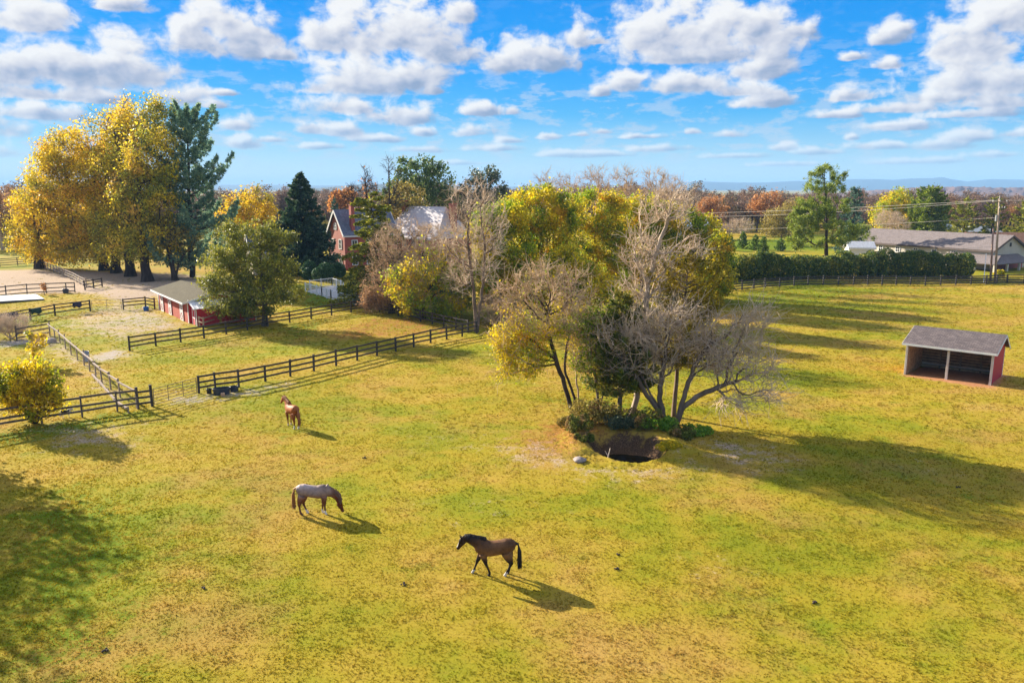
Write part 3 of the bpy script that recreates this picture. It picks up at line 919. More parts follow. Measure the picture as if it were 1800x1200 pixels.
tulip(259, 493, 'brownish gold tree with flared roots nearest the red stable', (6, 13, 20), [(268, 268, 38, 44), (252, 345, 48, 48), (262, 415, 40, 34), (235, 435, 38, 22)], 15, 8500, mat=LF_TULIPO)

b = Base(338, 486)
conifer('white_pine', 'tall ragged blue green pine standing right of the golden lane trees', b.x, b.y, ztop(186, b.y) - .3, lambda t: np.interp(t, [0, .08, .2, .34, .45, .6, .8, .93, 1], [4.5, 7.8, 8.0, 6.4, 5.8, 5.8, 5.4, 3.4, 1.0]), 21, LF_WPINEB, BARK_D, clear=.07, gap=1.2, per=6, rise=.16, tipup=.32, density=135, lsize=.52, aspect=.28, rbase=.5, irregular=.5, flat=.45, tuft=8, width=.4, gapdrop=.12, lean=(1.2, 0))
b = Base(308, 492)
broadleaf('bare_tree', 'dark leaning bare trunk tree between white pine and lane trees', b.x, b.y, [b.stem([(312, 470), (322, 448, 1), (340, 430)]), b.stem([(303, 470), (296, 440), (300, 410)])], b.lobes([(320, 420, 30, 24), (300, 400, 24, 24)]), 22, 120, 500, 900, .35, .5, LF_OLIVE, BARK_D, .4, .02, step=.8, tr=.02, clear=3)
b = Base(440, Y=172)
broadleaf('yellow_tree', 'yellow tree behind the pine, left of the dark spruce', b.x, b.y, [b.up(4, 9)], b.lobes([(440, 362, 40, 36), (412, 385, 30, 34), (470, 380, 26, 32), (440, 405, 44, 30)]), 23, 260, 900, 8500, .5, .6, LF_TULIP, BARK_D, .4, .02, step=.9, tr=.02, clear=3)
b = Base(535, 480)
conifer('spruce_tree', 'dark dense pyramid shaped evergreen left of the brick gable', b.x, b.y, ztop(302, b.y), lambda t: 6.5 * (1 - t) ** .72 + .1, 24, LF_SPRUCE, BARK_D, clear=.03, gap=.55, per=9, rise=-.05, tipup=.1, density=44, lsize=.5, aspect=.5, rbase=.3, irregular=.2, flat=.3, width=.4, droopleaf=.2)
b = Base(466, 572)
broadleaf('front_pine', 'yellowish green spreading pine leaning over the red shed', b.x, b.y, [b.stem([(466, 545), (463, 500), (455, 440), (450, 405)])], b.lobes([(440, 410, 58, 24), (492, 425, 32, 26), (405, 455, 50, 22), (450, 460, 55, 32), (395, 492, 46, 16), (490, 478, 40, 24), (440, 505, 52, 24), (392, 522, 46, 22), (500, 515, 34, 22), (440, 540, 40, 20), (410, 548, 30, 16)]), 25, 520, 900, 34000, .30, .30, LF_PINEF, BARK, .30, .016, step=.55, wig=.08, clear=1.8, aspect=.42, tr=.012, var=(.5, .25))
b = Base(668, 535)
conifer('hemlock_tree', 'layered drooping evergreen in front of the brick house', b.x, b.y, ztop(335, b.y), lambda t: np.interp(t, [0, .1, .3, .5, .7, .9, 1], [4.8, 5.8, 5.2, 3.9, 2.9, 2.0, .4]), 26, LF_HEML, BARK_D, clear=.05, gap=.70, per=7, rise=-.02, tipup=-.12, density=95, lsize=.36, aspect=.45, rbase=.32, irregular=.4, flat=.75, width=.42, droopleaf=.35, lean=(-.9, 0), gapdrop=.1)

# tangle left of centre
b = Base(690, 551)
broadleaf('weeping_cherry', 'bare brown weeping tree arching over the fence corner', b.x, b.y, [b.stem([(688, 520), (696, 480), (705, 445)]), b.stem([(694, 520), (712, 490), (735, 450)])], b.lobes([(712, 420, 50, 36), (672, 500, 34, 44), (755, 430, 40, 36), (720, 470, 50, 34), (655, 530, 20, 22), (685, 440, 34, 28)]), 31, 620, 3600, 4200, .24, .3, LF_BROWN, BARK_D, .24, .022, step=.5, wig=.1, clear=1.5, tl=(.6, 1.6), droop=.3, tmat=BARK_G, tr=.013, zfun=lambda p: np.maximum(.05, 6 - p[:, 2]))
b = Base(745, 560)
broadleaf('mixed_tree', 'half bare tree with yellow green leaves behind the sloping fence', b.x, b.y, [b.stem([(742, 520), (748, 470), (755, 430)]), b.stem([(745, 520), (775, 480), (790, 440)])], b.lobes([(748, 465, 46, 40), (712, 500, 36, 34), (795, 470, 40, 44), (775, 420, 44, 32), (800, 520, 30, 26), (740, 530, 44, 20), (815, 470, 30, 40)]), 32, 560, 4200, 9500, .28, .35, LF_GROVE, BARK_D, .22, .013, step=.5, clear=1.2, tl=(.4, 1.2), tmat=BARK_G, tr=.012, zfun=lambda p: np.maximum(.05, 9 - p[:, 2]))
b = Base(800, 553)
broadleaf('mixed_tree', 'leafy dark green understory tree left of the tall bare double trunk', b.x, b.y, [b.stem([(800, 520), (796, 490)])], b.lobes([(800, 505, 32, 30), (770, 520, 26, 24), (822, 520, 20, 26)]), 33, 200, 500, 5500, .28, .3, LF_IVY, BARK_D, .16, .013, step=.5, clear=.8)
b = Base(838, 582)
broadleaf('sycamore_tree', 'tall bare tree with a double trunk at the far fence end', b.x, b.y, [b.stem([(836, 545), (830, 490), (822, 420), (828, 360)]), b.stem([(843, 545), (850, 490), (852, 430), (846, 390)])], b.lobes([(826, 350, 38, 36), (855, 395, 40, 46), (800, 410, 34, 42), (846, 460, 36, 42), (815, 480, 30, 34)]), 34, 380, 1800, 0, bmat=BARK, tmat=BARK_T, rbase=.19, rtip=.022, step=.55, wig=.14, clear=3, tl=(.5, 1.8), tr=.018, shell=.1)
b = Base(690, 548)
bush('shrub', 'yellow leaved shrub under the bare weeping tree', b.x, b.y + 2, 2.2, 2.2, 3.4, 35, LF_GROVE, 2600, .24)
b = Base(770, 566)
bush('shrub', 'olive yellow shrub leaning through the sloping dark fence', b.x + .5, b.y + 1.5, 2.2, 1.8, 2.4, 36, LF_GROVE, 2600, .22)
b = Base(868, 570)
broadleaf('bare_shrub', 'low bare brown shrub right of the fence end', b.x, b.y, [b.up(.5), [(0, 0, 0), (.5, .2, .6)], [(0, 0, 0), (-.5, .2, .6)]], b.lobes([(862, 545, 30, 26), (890, 545, 24, 24)]), 37, 260, 3000, 300, .2, .3, LF_BROWN, BARK_G, .07, .011, step=.35, clear=.2, tl=(.3, .8))

# behind and around the brick house
b = Base(742, Y=178)
broadleaf('evergreen_tree', 'tall broad green tree rising behind the brick house roof', b.x, b.y, [b.up(5, 11, 17)], b.lobes([(738, 305, 44, 32), (708, 325, 28, 28), (775, 318, 30, 28), (740, 345, 52, 26), (688, 340, 22, 20), (792, 350, 26, 20)]), 41, 330, 300, 8000, .62, .5, LF_MAGN, BARK_D, .4, .03, step=1.1, clear=4, thin=.1)
b = Base(712, Y=168)
broadleaf('olive_tree', 'olive brown leafed tree in front of the broad green tree behind the house', b.x, b.y, [b.up(4, 9)], b.lobes([(712, 345, 30, 24), (700, 370, 36, 20), (735, 372, 30, 18)]), 42, 160, 400, 3600, .5, .5, LF_OLIVE, BARK_D, .3, .025, step=1, clear=3, tr=.02)
b = Base(850, Y=172)
broadleaf('dark_evergreen', 'dark purplish green tree at the right of the house chimney', b.x, b.y, [b.up(5, 11)], b.lobes([(850, 312, 26, 22), (832, 335, 26, 22), (872, 335, 18, 22), (845, 360, 34, 20)]), 43, 220, 500, 4800, .5, .5, LF_DARK, BARK_D, .3, .025, step=1, clear=3, tr=.02)
for i, (px, top, Y, lob, lv, lab) in enumerate([
        (648, 292, 165, [(645, 312, 10, 18), (650, 335, 14, 16)], 160, 'thin nearly bare tree with a few rusty leaves above the roof'),
        (690, 270, 160, [(683, 292, 9, 16), (700, 315, 10, 18), (690, 345, 18, 18)], 0, 'dead bare snag tree beside the broad green tree behind the house'),
        (622, 325, 170, [(622, 338, 15, 12), (610, 352, 12, 12)], 120, 'small bare tree showing above the hemlock, left of the roof')]):
    b = Base(px, Y=Y)
    broadleaf('bare_tree', lab, b.x, b.y, [b.up(6, ztop(top, Y) - 2)], b.lobes(lob), 44 + i, 70, 350, lv, .4, .4, LF_RUST if lv else None, BARK_D, .22, .03, step=.8, clear=5, tl=(.6, 1.8), tr=.03)
b = Base(606, Y=235)
broadleaf('rusty_tree', 'round rust orange tree far behind, left of the hemlock', b.x, b.y, [b.up(3, 6)], b.lobes([(606, 348, 22, 15), (588, 358, 14, 12)]), 48, 90, 0, 2600, .7, .5, LF_RUST, BARK_D, .3, .03, step=1, clear=2)
b = Base(593, Y=205)
conifer('small_evergreen', 'small dark evergreen between spruce and brick gable', b.x, b.y, ztop(348, 205), lambda t: 2.4 * (1 - t) ** .6, 49, LF_WPINE, clear=.05, gap=.8, per=6, density=30, lsize=.6, rbase=.2)

# yellow green grove
GROVE = 'yellow green trees of the middle grove'
for i, (px, Y, hs, lob, lv, lab) in enumerate([
        (878, 91, (3, 7), [(858, 398, 34, 30), (895, 385, 34, 32), (895, 445, 46, 42), (858, 460, 30, 40), (890, 505, 44, 34)], 15000, 'bright yellow tree at the left edge of the middle grove'),
        (950, 99, (4, 9), [(945, 368, 46, 38), (925, 420, 40, 40), (965, 430, 44, 46), (945, 490, 46, 40), (985, 400, 30, 36), (920, 520, 40, 26), (1000, 356, 26, 20), (905, 375, 28, 24)], 19000, 'large yellow green tree, second from left in the middle grove'),
        (1045, 107, (4, 10), [(1040, 375, 48, 38), (1010, 400, 36, 36), (1066, 425, 46, 44), (1040, 480, 46, 44), (1085, 395, 30, 36), (1000, 450, 36, 34), (1030, 530, 40, 26), (1085, 358, 26, 20)], 19000, 'yellow crown directly behind the tall pale bare tree, left side'),
        (1130, 112, (4, 10), [(1118, 378, 44, 36), (1150, 395, 36, 34), (1130, 440, 48, 44), (1120, 500, 44, 40), (1175, 415, 34, 36), (1090, 470, 34, 36), (1110, 545, 40, 22), (1165, 372, 28, 24)], 19000, 'yellow green tree right behind the forked pale trunk'),
        (1218, 109, (4, 9), [(1205, 400, 36, 34), (1238, 415, 30, 32), (1222, 455, 44, 40), (1215, 510, 44, 34), (1190, 450, 34, 36), (1250, 440, 26, 30)], 14500, 'yellow green tree at the right of the grove behind the golden cedar'),
        (1266, 103, (2, 5), [(1268, 445, 20, 34), (1258, 490, 28, 32), (1240, 520, 30, 24)], 7000, 'smaller green yellow tree at the right end of the grove by the hedge'),
        (995, 88, (2, 5), [(1000, 470, 44, 34), (960, 500, 36, 32), (1040, 510, 40, 32)], 7500, 'low orange tinged tree in front of the grove behind bare twigs')]):
    b = Base(px, Y=Y)
    broadleaf('grove_tree', lab, b.x, b.y, [b.up(*hs)], b.lobes(lob), 51 + i, 460, 1000, int(lv * 1.8), .29, .42, LF_GROVE, BARK_D, .25, .014, group=GROVE, step=.6, clear=2, tr=.014, tl=(.4, 1.1))
for i, (px, top) in enumerate([(962, 300), (1000, 304), (1047, 290), (1095, 292), (1150, 298), (1180, 308)]):
    b = Base(px, Y=124 + (i % 3) * 5)
    broadleaf('bare_tree', 'bare grey tree top standing out against the sky behind the yellow grove', b.x, b.y, [b.up(6, 12, ztop(top + 22, b.y))], b.lobes([(px, top + 18, 22, 16), (px - 8, top + 40, 26, 22), (px + 10, top + 60, 24, 24)]), 61 + i, 130, 900, 0, bmat=BARK_G, tmat=BARK_G, rbase=.20, rtip=.018, step=.7, clear=7, tl=(.6, 1.6), tr=.02, group='bare tops behind the yellow grove')

# pond grove in the middle of the pasture
b = Base(1011, 742)
broadleaf('pond_tree', 'double stemmed tree left of the pit, bare above with yellow leaves low on its left', b.x, b.y, [b.stem([(1000, 700), (985, 655), (968, 600), (958, 540)]), b.stem([(1016, 742, .3), (1010, 700, .3), (992, 650, .5), (1000, 580, .8), (1005, 520, 1)])],
          b.lobes([(955, 500, 52, 40), (905, 525, 40, 36), (1008, 515, 40, 40), (940, 570, 48, 34), (985, 560, 40, 30), (930, 628, 44, 32), (900, 590, 40, 30), (890, 645, 26, 20)]), 71, 520, 2000, 9000, .15, .26, LF_GROVE, BARK_D, .15, .016, step=.32, wig=.07, clear=1.6, tl=(.4, 1.4), tmat=BARK_G, tr=.015, shell=.1, zfun=lambda p: np.exp(-((p[:, 2] - 4.3) / 1.9) ** 2) * np.exp(-np.maximum(0, p[:, 0] + .9) * .9) + .012)
b = Base(1021, 737)
broadleaf('pond_tree', 'slender sapling close beside the double stemmed tree left of the pit', b.x, b.y, [b.stem([(1018, 700), (1012, 650), (1020, 600)])], b.lobes([(1018, 600, 26, 34), (1035, 570, 20, 24)]), 72, 130, 500, 700, .13, .2, LF_BUSH, BARK_G, .06, .010, step=.3, clear=1.6, tr=.010)
b = Base(1056, 744)
broadleaf('pond_tree', 'small olive leafed tree between the double stemmed tree and the dark cedar', b.x, b.y + .4, [b.stem([(1052, 700), (1046, 650), (1050, 600)]), b.stem([(1060, 700), (1068, 650)])], b.lobes([(1048, 600, 34, 34), (1070, 640, 26, 24), (1030, 640, 26, 26), (1056, 560, 28, 26), (1020, 575, 24, 24)]), 78, 330, 900, 5200, .15, .22, LF_GROVE, BARK, .10, .012, step=.3, wig=.08, clear=1.2, tl=(.3, 1.1), tmat=BARK_G, tr=.012, var=(.35, .22))
b = Base(1088, 741)
conifer('cedar_tree', 'dark green cedar with a straight trunk directly behind the pit', b.x, b.y, ztop(512, b.y), lambda t: np.interp(t, [0, .22, .4, .6, .8, 1], [2.0, 2.5, 2.4, 2.0, 1.3, .2]), 73, LF_CEDAR, BARK, clear=.22, gap=.32, per=7, rise=.10, tipup=.2, density=140, lsize=.19, aspect=.4, rbase=.17, irregular=.4, flat=.3, width=.5, gapdrop=.1)
b = Base(1186, 735)
conifer('cedar_tree', 'golden green cedar on the right of the pond grove', b.x, b.y + .4, ztop(455, b.y) + .2, lambda t: np.interp(t, [0, .3, .5, .7, .88, 1], [1.6, 2.5, 2.9, 2.6, 1.7, .3]), 74, LF_CEDARY, BARK, clear=.32, gap=.34, per=6, rise=.14, tipup=.2, density=130, lsize=.19, aspect=.4, rbase=.16, irregular=.4, flat=.3, width=.5, lean=(.6, 0), gapdrop=.08)
b = Base(1110, 733)
broadleaf('sycamore_tree', 'tallest pale bare tree rising out of the pond grove', b.x, b.y, [b.stem([(1122, 690), (1130, 630), (1133, 560), (1138, 500), (1158, 430), (1172, 390), (1182, 350)]), b.stem([(1122, 690), (1130, 630), (1133, 560), (1138, 500), (1120, 460), (1112, 430)])],
          b.lobes([(1180, 365, 34, 34), (1145, 375, 26, 30), (1118, 440, 34, 40), (1150, 450, 34, 40), (1215, 440, 26, 36), (1110, 520, 34, 34), (1165, 500, 34, 34), (1205, 360, 22, 24)]), 75, 380, 1200, 0, bmat=BARK_P, tmat=BARK_T, rbase=.20, rtip=.017, step=.34, wig=.10, clear=4, tl=(.4, 1.4), tr=.016, shell=.1)
b = Base(1173, 751)
broadleaf('pond_tree', 'bare many stemmed tree forking low right behind the pit', b.x, b.y, [b.stem([(1158, 715), (1142, 690), (1128, 660)]), b.stem([(1160, 700), (1163, 660), (1172, 620)]), b.stem([(1150, 712), (1128, 680), (1110, 640)])],
          b.lobes([(1120, 610, 46, 30), (1085, 600, 36, 30), (1165, 610, 44, 32), (1140, 575, 50, 26), (1215, 605, 40, 28), (1105, 650, 30, 18), (1150, 650, 40, 20), (1190, 560, 40, 26)]), 76, 360, 1300, 0, bmat=BARK, tmat=BARK_T, rbase=.17, rtip=.018, step=.3, wig=.10, clear=1.2, tl=(.5, 1.9), tr=.017, shell=.0)
b = Base(1187, 753)
broadleaf('pond_tree', 'bare tree leaning right with drooping outer twigs at the right of the pit', b.x, b.y, [b.stem([(1200, 715), (1232, 692), (1268, 678), (1300, 668)]), b.stem([(1196, 715), (1208, 680), (1222, 640), (1250, 600)])],
          b.lobes([(1290, 640, 46, 34), (1335, 650, 36, 34), (1245, 635, 36, 30), (1310, 590, 46, 34), (1270, 570, 36, 26), (1350, 695, 28, 20), (1290, 700, 34, 16), (1230, 600, 36, 30), (1320, 560, 34, 24)]), 77, 360, 1300, 0, bmat=BARK, tmat=BARK_T, rbase=.17, rtip=.018, step=.3, wig=.10, clear=1.2, tl=(.5, 2.1), droop=.15, tr=.017, shell=.0)
LF_WEED = leafmat('rough weedy undergrowth', [(0, (.04, .06, .010)), (.5, (.12, .15, .018)), (1, (.26, .26, .04))], patch=[(0, (.08, .05, .02)), (.5, (.22, .14, .05)), (1, (.36, .24, .09))], pscale=1.1, plo=.47, phi=.58, tr=.4, gain=1.35)
UG = 'leafy undergrowth round the pit'
for i, (px, py, rx, h, mat_, lab) in enumerate([
        (1014, 764, .8, .7, LF_WEED, 'green undergrowth clump at the left rim of the pit'), (1043, 750, 1.4, 1.1, LF_OLIVE, 'reddish brown undergrowth clump behind the left of the pit'),
        (1066, 748, 1.1, 1.0, LF_WEED, 'small green clump behind the brown undergrowth'), (1130, 757, 1.1, .8, LF_WEED, 'bright green clump between the trunks behind the pit'),
        (1160, 763, .9, .6, LF_IVY, 'dark ivy clump at the foot of the forked bare tree'), (1200, 772, .8, .5, LF_WEED, 'green leafy clump on the right rim of the pit'), (1222, 764, .9, .4, LF_IVY, 'low dark clump right of the leaning tree'),
        (1176, 795, .6, .3, LF_GROVE, 'dry yellow grass tuft on the right rim of the pit'), (1098, 757, 1.1, .55, LF_DARK, 'dusky low clump right behind the middle of the pit'), (1024, 780, .55, .35, LF_WEED, 'smallest green clump at the near left rim of the pit'), (1000, 752, .7, .45, LF_OLIVE, 'brownish weeds left of the double stemmed tree')]):
    x, y = G(px, py)
    bush('undergrowth', lab, x, y, rx * 1.45, rx * 1.1, h * 1.55, 81 + i, mat_, 3000, .12, 'undergrowth', UG, lobes=22, stems=False, lr=.21)

# yellow shrub on the left and its sapling
b = Base(62, 744)
broadleaf('yellow_shrub', 'bright yellow rounded shrub growing through the fence on the left', b.x, b.y, [b.up(.6, 1.4), [(0, 0, 0), (.5, 0, .7)], [(0, 0, 0), (-.6, .1, .8)]], b.lobes([(55, 660, 36, 30), (25, 670, 34, 32), (85, 680, 28, 34), (60, 705, 46, 26), (10, 700, 32, 30)]), 91, 300, 900, 8000, .19, .22, LF_BUSH, BARK_D, .12, .012, cat='shrub', step=.4, clear=.3, tl=(.3, .7))
b = Base(62, 640)
broadleaf('sapling', 'thin sapling with a few yellow leaves above the yellow shrub', b.x, b.y, [b.up(1.2, 2.6)], b.lobes([(62, 605, 14, 22), (50, 590, 8, 8), (72, 592, 8, 8)]), 92, 60, 200, 420, .26, .15, LF_BUSH, BARK_G, .05, .012, step=.4, clear=.8)
b = Base(20, 596)
broadleaf('bare_shrub', 'tangle of bare grey brush behind the yellow shrub', b.x, b.y, [b.up(.5), [(0, 0, 0), (.8, .2, .6)], [(0, 0, 0), (-.8, .2, .6)]], b.lobes([(20, 570, 30, 18), (-5, 580, 24, 18)]), 93, 200, 2600, 0, bmat=BARK_T, rbase=.07, rtip=.012, step=.4, clear=.2, tl=(.4, 1.0))
x, y = G(81, 519)
broadleaf('orange_sapling', 'little sapling with orange leaves beside the dark paddock fence', x, y - .4, [[(0, 0, 0), (0, 0, .6), (.05, 0, 1.2)]], [(0, 0, 1.1, .35, .35, .5)], 94, 40, 60, 260, .16, .1, LF_RUST, BARK_D, .04, .01, step=.25, clear=.3)
# trees standing outside the left edge, which shade the near left corner
for i, (x, y, h) in enumerate([(-37, 44.5, 10.5), (-38, 39.5, 12.5), (-34.5, 35.5, 8.5)]):
    broadleaf('shade_tree', ['leafy tree left of the yellow shrub, outside the picture', 'tallest leafy tree outside the left edge', 'low leafy tree outside the left edge nearest the camera'][i], x, y, [[(0, 0, 0), (.1, 0, 3), (0, .2, h * .7)]], [(0, 0, h * .62, h * .3, h * .3, h * .36), (1.2, .5, h * .5, h * .25, h * .25, h * .2)], 96 + i, 260, 700, 3800, .34, .5, LF_GROVE, BARK_D, .25, .016, step=.8, clear=2)

# right hand side
b = Base(1452, Y=146)
broadleaf('loblolly_pine', 'tall bright green pine with a spreading low limb behind the hedge', b.x, b.y, [b.stem([(1452, 440), (1453, 390), (1452, 345), (1448, 310), (1452, 292)])], b.lobes([(1452, 298, 22, 10), (1430, 312, 18, 9), (1474, 312, 14, 10), (1446, 328, 34, 9), (1476, 330, 12, 8), (1412, 338, 9, 5), (1430, 358, 34, 13), (1470, 362, 26, 14), (1405, 380, 20, 14), (1450, 388, 36, 15), (1414, 405, 24, 13), (1480, 400, 26, 12), (1420, 428, 30, 11), (1465, 428, 26, 8), (1518, 404, 20, 8), (1530, 418, 14, 6), (1408, 395, 24, 18), (1440, 372, 30, 14), (1480, 415, 26, 12), (1398, 425, 18, 12)]), 101, 480, 0, 30000, .46, .24, LF_PINEG, BARK_D, .36, .022, step=.8, clear=3.5, aspect=.22, maxcnt=3, thin=.07)
b = Base(1492, Y=168)
conifer('small_evergreen', 'grey green conifer just right of the tall pine', b.x, b.y, ztop(326, 168), lambda t: 3.2 * (1 - t) ** .6 + .2, 102, LF_WPINE, clear=.1, gap=.9, per=6, density=40, lsize=.55, aspect=.3, rbase=.3, tuft=8, irregular=.35)
b = Base(1373, 431)
broadleaf('round_tree', 'rounded olive brown tree on the lawn left of the tall pine', b.x, b.y, [b.up(2.5, 5)], b.lobes([(1374, 385, 30, 20), (1362, 402, 24, 16), (1388, 405, 22, 16)]), 103, 240, 1500, 6000, .42, .5, LF_OLIVE, BARK, .22, .02, step=.8, clear=2, tr=.02)
b = Base(1300, Y=236)
broadleaf('bare_shrub', 'pale bare rounded tree at the wood edge beyond the lawn', b.x, b.y, [b.up(2, 4)], b.lobes([(1300, 398, 24, 13), (1280, 404, 18, 10)]), 104, 240, 2500, 0, bmat=BARK_T, rbase=.2, rtip=.02, step=.9, clear=1, tl=(.6, 1.4), tr=.022)
for i, (px, py, top) in enumerate([(1283, 441, 412), (1305, 437, 408), (1327, 440, 413), (1341, 446, 416), (1371, 441, 420)]):
    x, y = G(px, py); h = ztop(top, y) - gzf(x, y)
    conifer('arborvitae', ['small pointed evergreen on the lawn, leftmost beside the grove', 'broad dark pointed evergreen on the lawn', 'pointed evergreen in the middle of the lawn row', 'brightest green pointed evergreen, nearest on the lawn', 'dark pointed evergreen under the rounded olive tree'][i], x, y, h, lambda t: 1.45 * (1 - t) ** .7 + .1, 105 + i, LF_THUJA, clear=.03, gap=.4, per=8, rise=.3, density=34, lsize=.32, aspect=.5, rbase=.1, group='pointed evergreens on the lawn')
b = Base(1572, Y=214)
broadleaf('yellow_tree', 'large rounded yellow tree behind the long grey roof', b.x, b.y, [b.up(4, 9)], b.lobes([(1580, 356, 32, 22), (1555, 378, 28, 22), (1590, 385, 32, 20)]), 111, 260, 300, 8500, .5, .55, LF_GROVE, BARK_D, .35, .03, step=1, clear=2)
b = Base(1622, Y=206)
conifer('white_pine', 'big dense green pine right of the rounded yellow tree', b.x, b.y, ztop(331, 206), lambda t: np.interp(t, [0, .1, .5, .8, 1], [4.8, 5.6, 5.2, 3.8, 1.2]), 112, LF_PINEG, clear=.04, gap=.8, per=8, rise=.15, density=44, lsize=.62, aspect=.35, rbase=.4, irregular=.25, flat=.4, width=.45)
for i, (px, top, Y, r) in enumerate([(1686, 346, 192, 3.4), (1735, 349, 196, 3.2), (1792, 354, 178, 3.6)]):
    b = Base(px, Y=Y)
    conifer('pine_tree', ['yellowish pine above the small grey roofed house', 'yellowish pine left of the utility pole', 'green pine at the right edge behind the utility pole'][i], b.x, b.y, ztop(top, Y), lambda t, r=r: np.interp(t, [0, .15, .5, .85, 1], [r * .9, r * 1.05, r * .95, r * .6, .4]), 113 + i, LF_HEML, clear=.12, gap=1.0, per=6, rise=.12, density=40, lsize=.6, aspect=.3, rbase=.3, irregular=.4, flat=.55, width=.42, group='pines beyond the long roof')
b = Base(1566, Y=196)
broadleaf('bare_tree', 'pale bare spreading tree in front of the rounded yellow tree', b.x, b.y, [b.up(2, 4), [(0, 0, 0), (1, 0, 3)]], b.lobes([(1562, 385, 24, 14), (1580, 395, 20, 12)]), 117, 200, 1800, 0, bmat=BARK_T, rbase=.2, rtip=.02, step=.8, clear=1.5, tl=(.6, 1.4), tr=.02)
for i, (px, top, Y, lob, mt, lab) in enumerate([
        (1255, 350, 262, [(1255, 362, 24, 16), (1235, 368, 18, 14)], LF_RUST, 'rusty round tree at the wood edge right of the yellow grove'),
        (1345, 340, 268, [(1352, 355, 26, 18), (1330, 362, 20, 14)], LF_RUST, 'orange brown round tree at the wood edge, left of the rounded olive tree'),
        (1400, 352, 255, [(1400, 366, 22, 16)], LF_OLIVE, 'olive round tree at the wood edge touching the tall pine'),
        (10, 330, 196, [(8, 360, 30, 30), (-20, 370, 30, 30), (18, 395, 18, 24)], LF_BROWN, 'brown nearly bare tree at the far left edge')]):
    b = Base(px, Y=Y)
    broadleaf('wood_edge_tree', lab, b.x, b.y, [b.up(4, 8)], b.lobes(lob), 121 + i, 160, 900, 2600, .6, .6, mt, BARK_G, .3, .025, step=1, clear=2, tl=(.6, 1.6), tr=.025)


def hedge():
    rng = np.random.default_rng(131)
    pts = [(1268, 498), (1330, 497), (1420, 494), (1520, 491), (1620, 490), (1700, 491), (1728, 492)]
    line = np.array([G(px, py) for px, py in pts]); line[:, 1] += 3.2
    seg = np.concatenate([[0], np.cumsum(np.linalg.norm(np.diff(line, axis=0), axis=1))])
    t = thing('hedge', 'long tall dark green hedge behind the curved pasture fence', 'hedge', (line[0][0], line[0][1], 0))
    n = 70000
    lb = []
    for s in np.arange(0, seg[-1], .75):
        x, y = np.interp(s, seg, line[:, 0]), np.interp(s, seg, line[:, 1])
        h = 4.0 + .35 * math.sin(s * .22 + 1) + .25 * math.sin(s * .9) + rng.normal(0, .28)
        if s < 6: h -= (6 - s) * .25
        lb.append((x + rng.normal(0, .3) - line[0][0], y + rng.normal(0, .5) - line[0][1], h * .5, 1.25 * rng.uniform(.7, 1.3), 1.7, h * .55))
    P = lobes_points(rng, lb, n, 2.2); P[:, 2] = np.maximum(P[:, 2], rng.uniform(.05, .8, n))
    A = Arr(); leaf_quads(A, P, rng, .30, .6, (.48, .26))
    put('foliage', A.mesh('foliage'), LF_HEDGE, t)
    W = Arr(); W.tubes([(np.array([(l[0], l[1], 0), (l[0], l[1], 1.2), (l[0] + .1, l[1], 2.4)]), np.array([.07, .06, .03])) for l in lb], 5)
    tag(put('stems', W.mesh('stems', True), BARK_D, t), kind='stuff')


hedge()


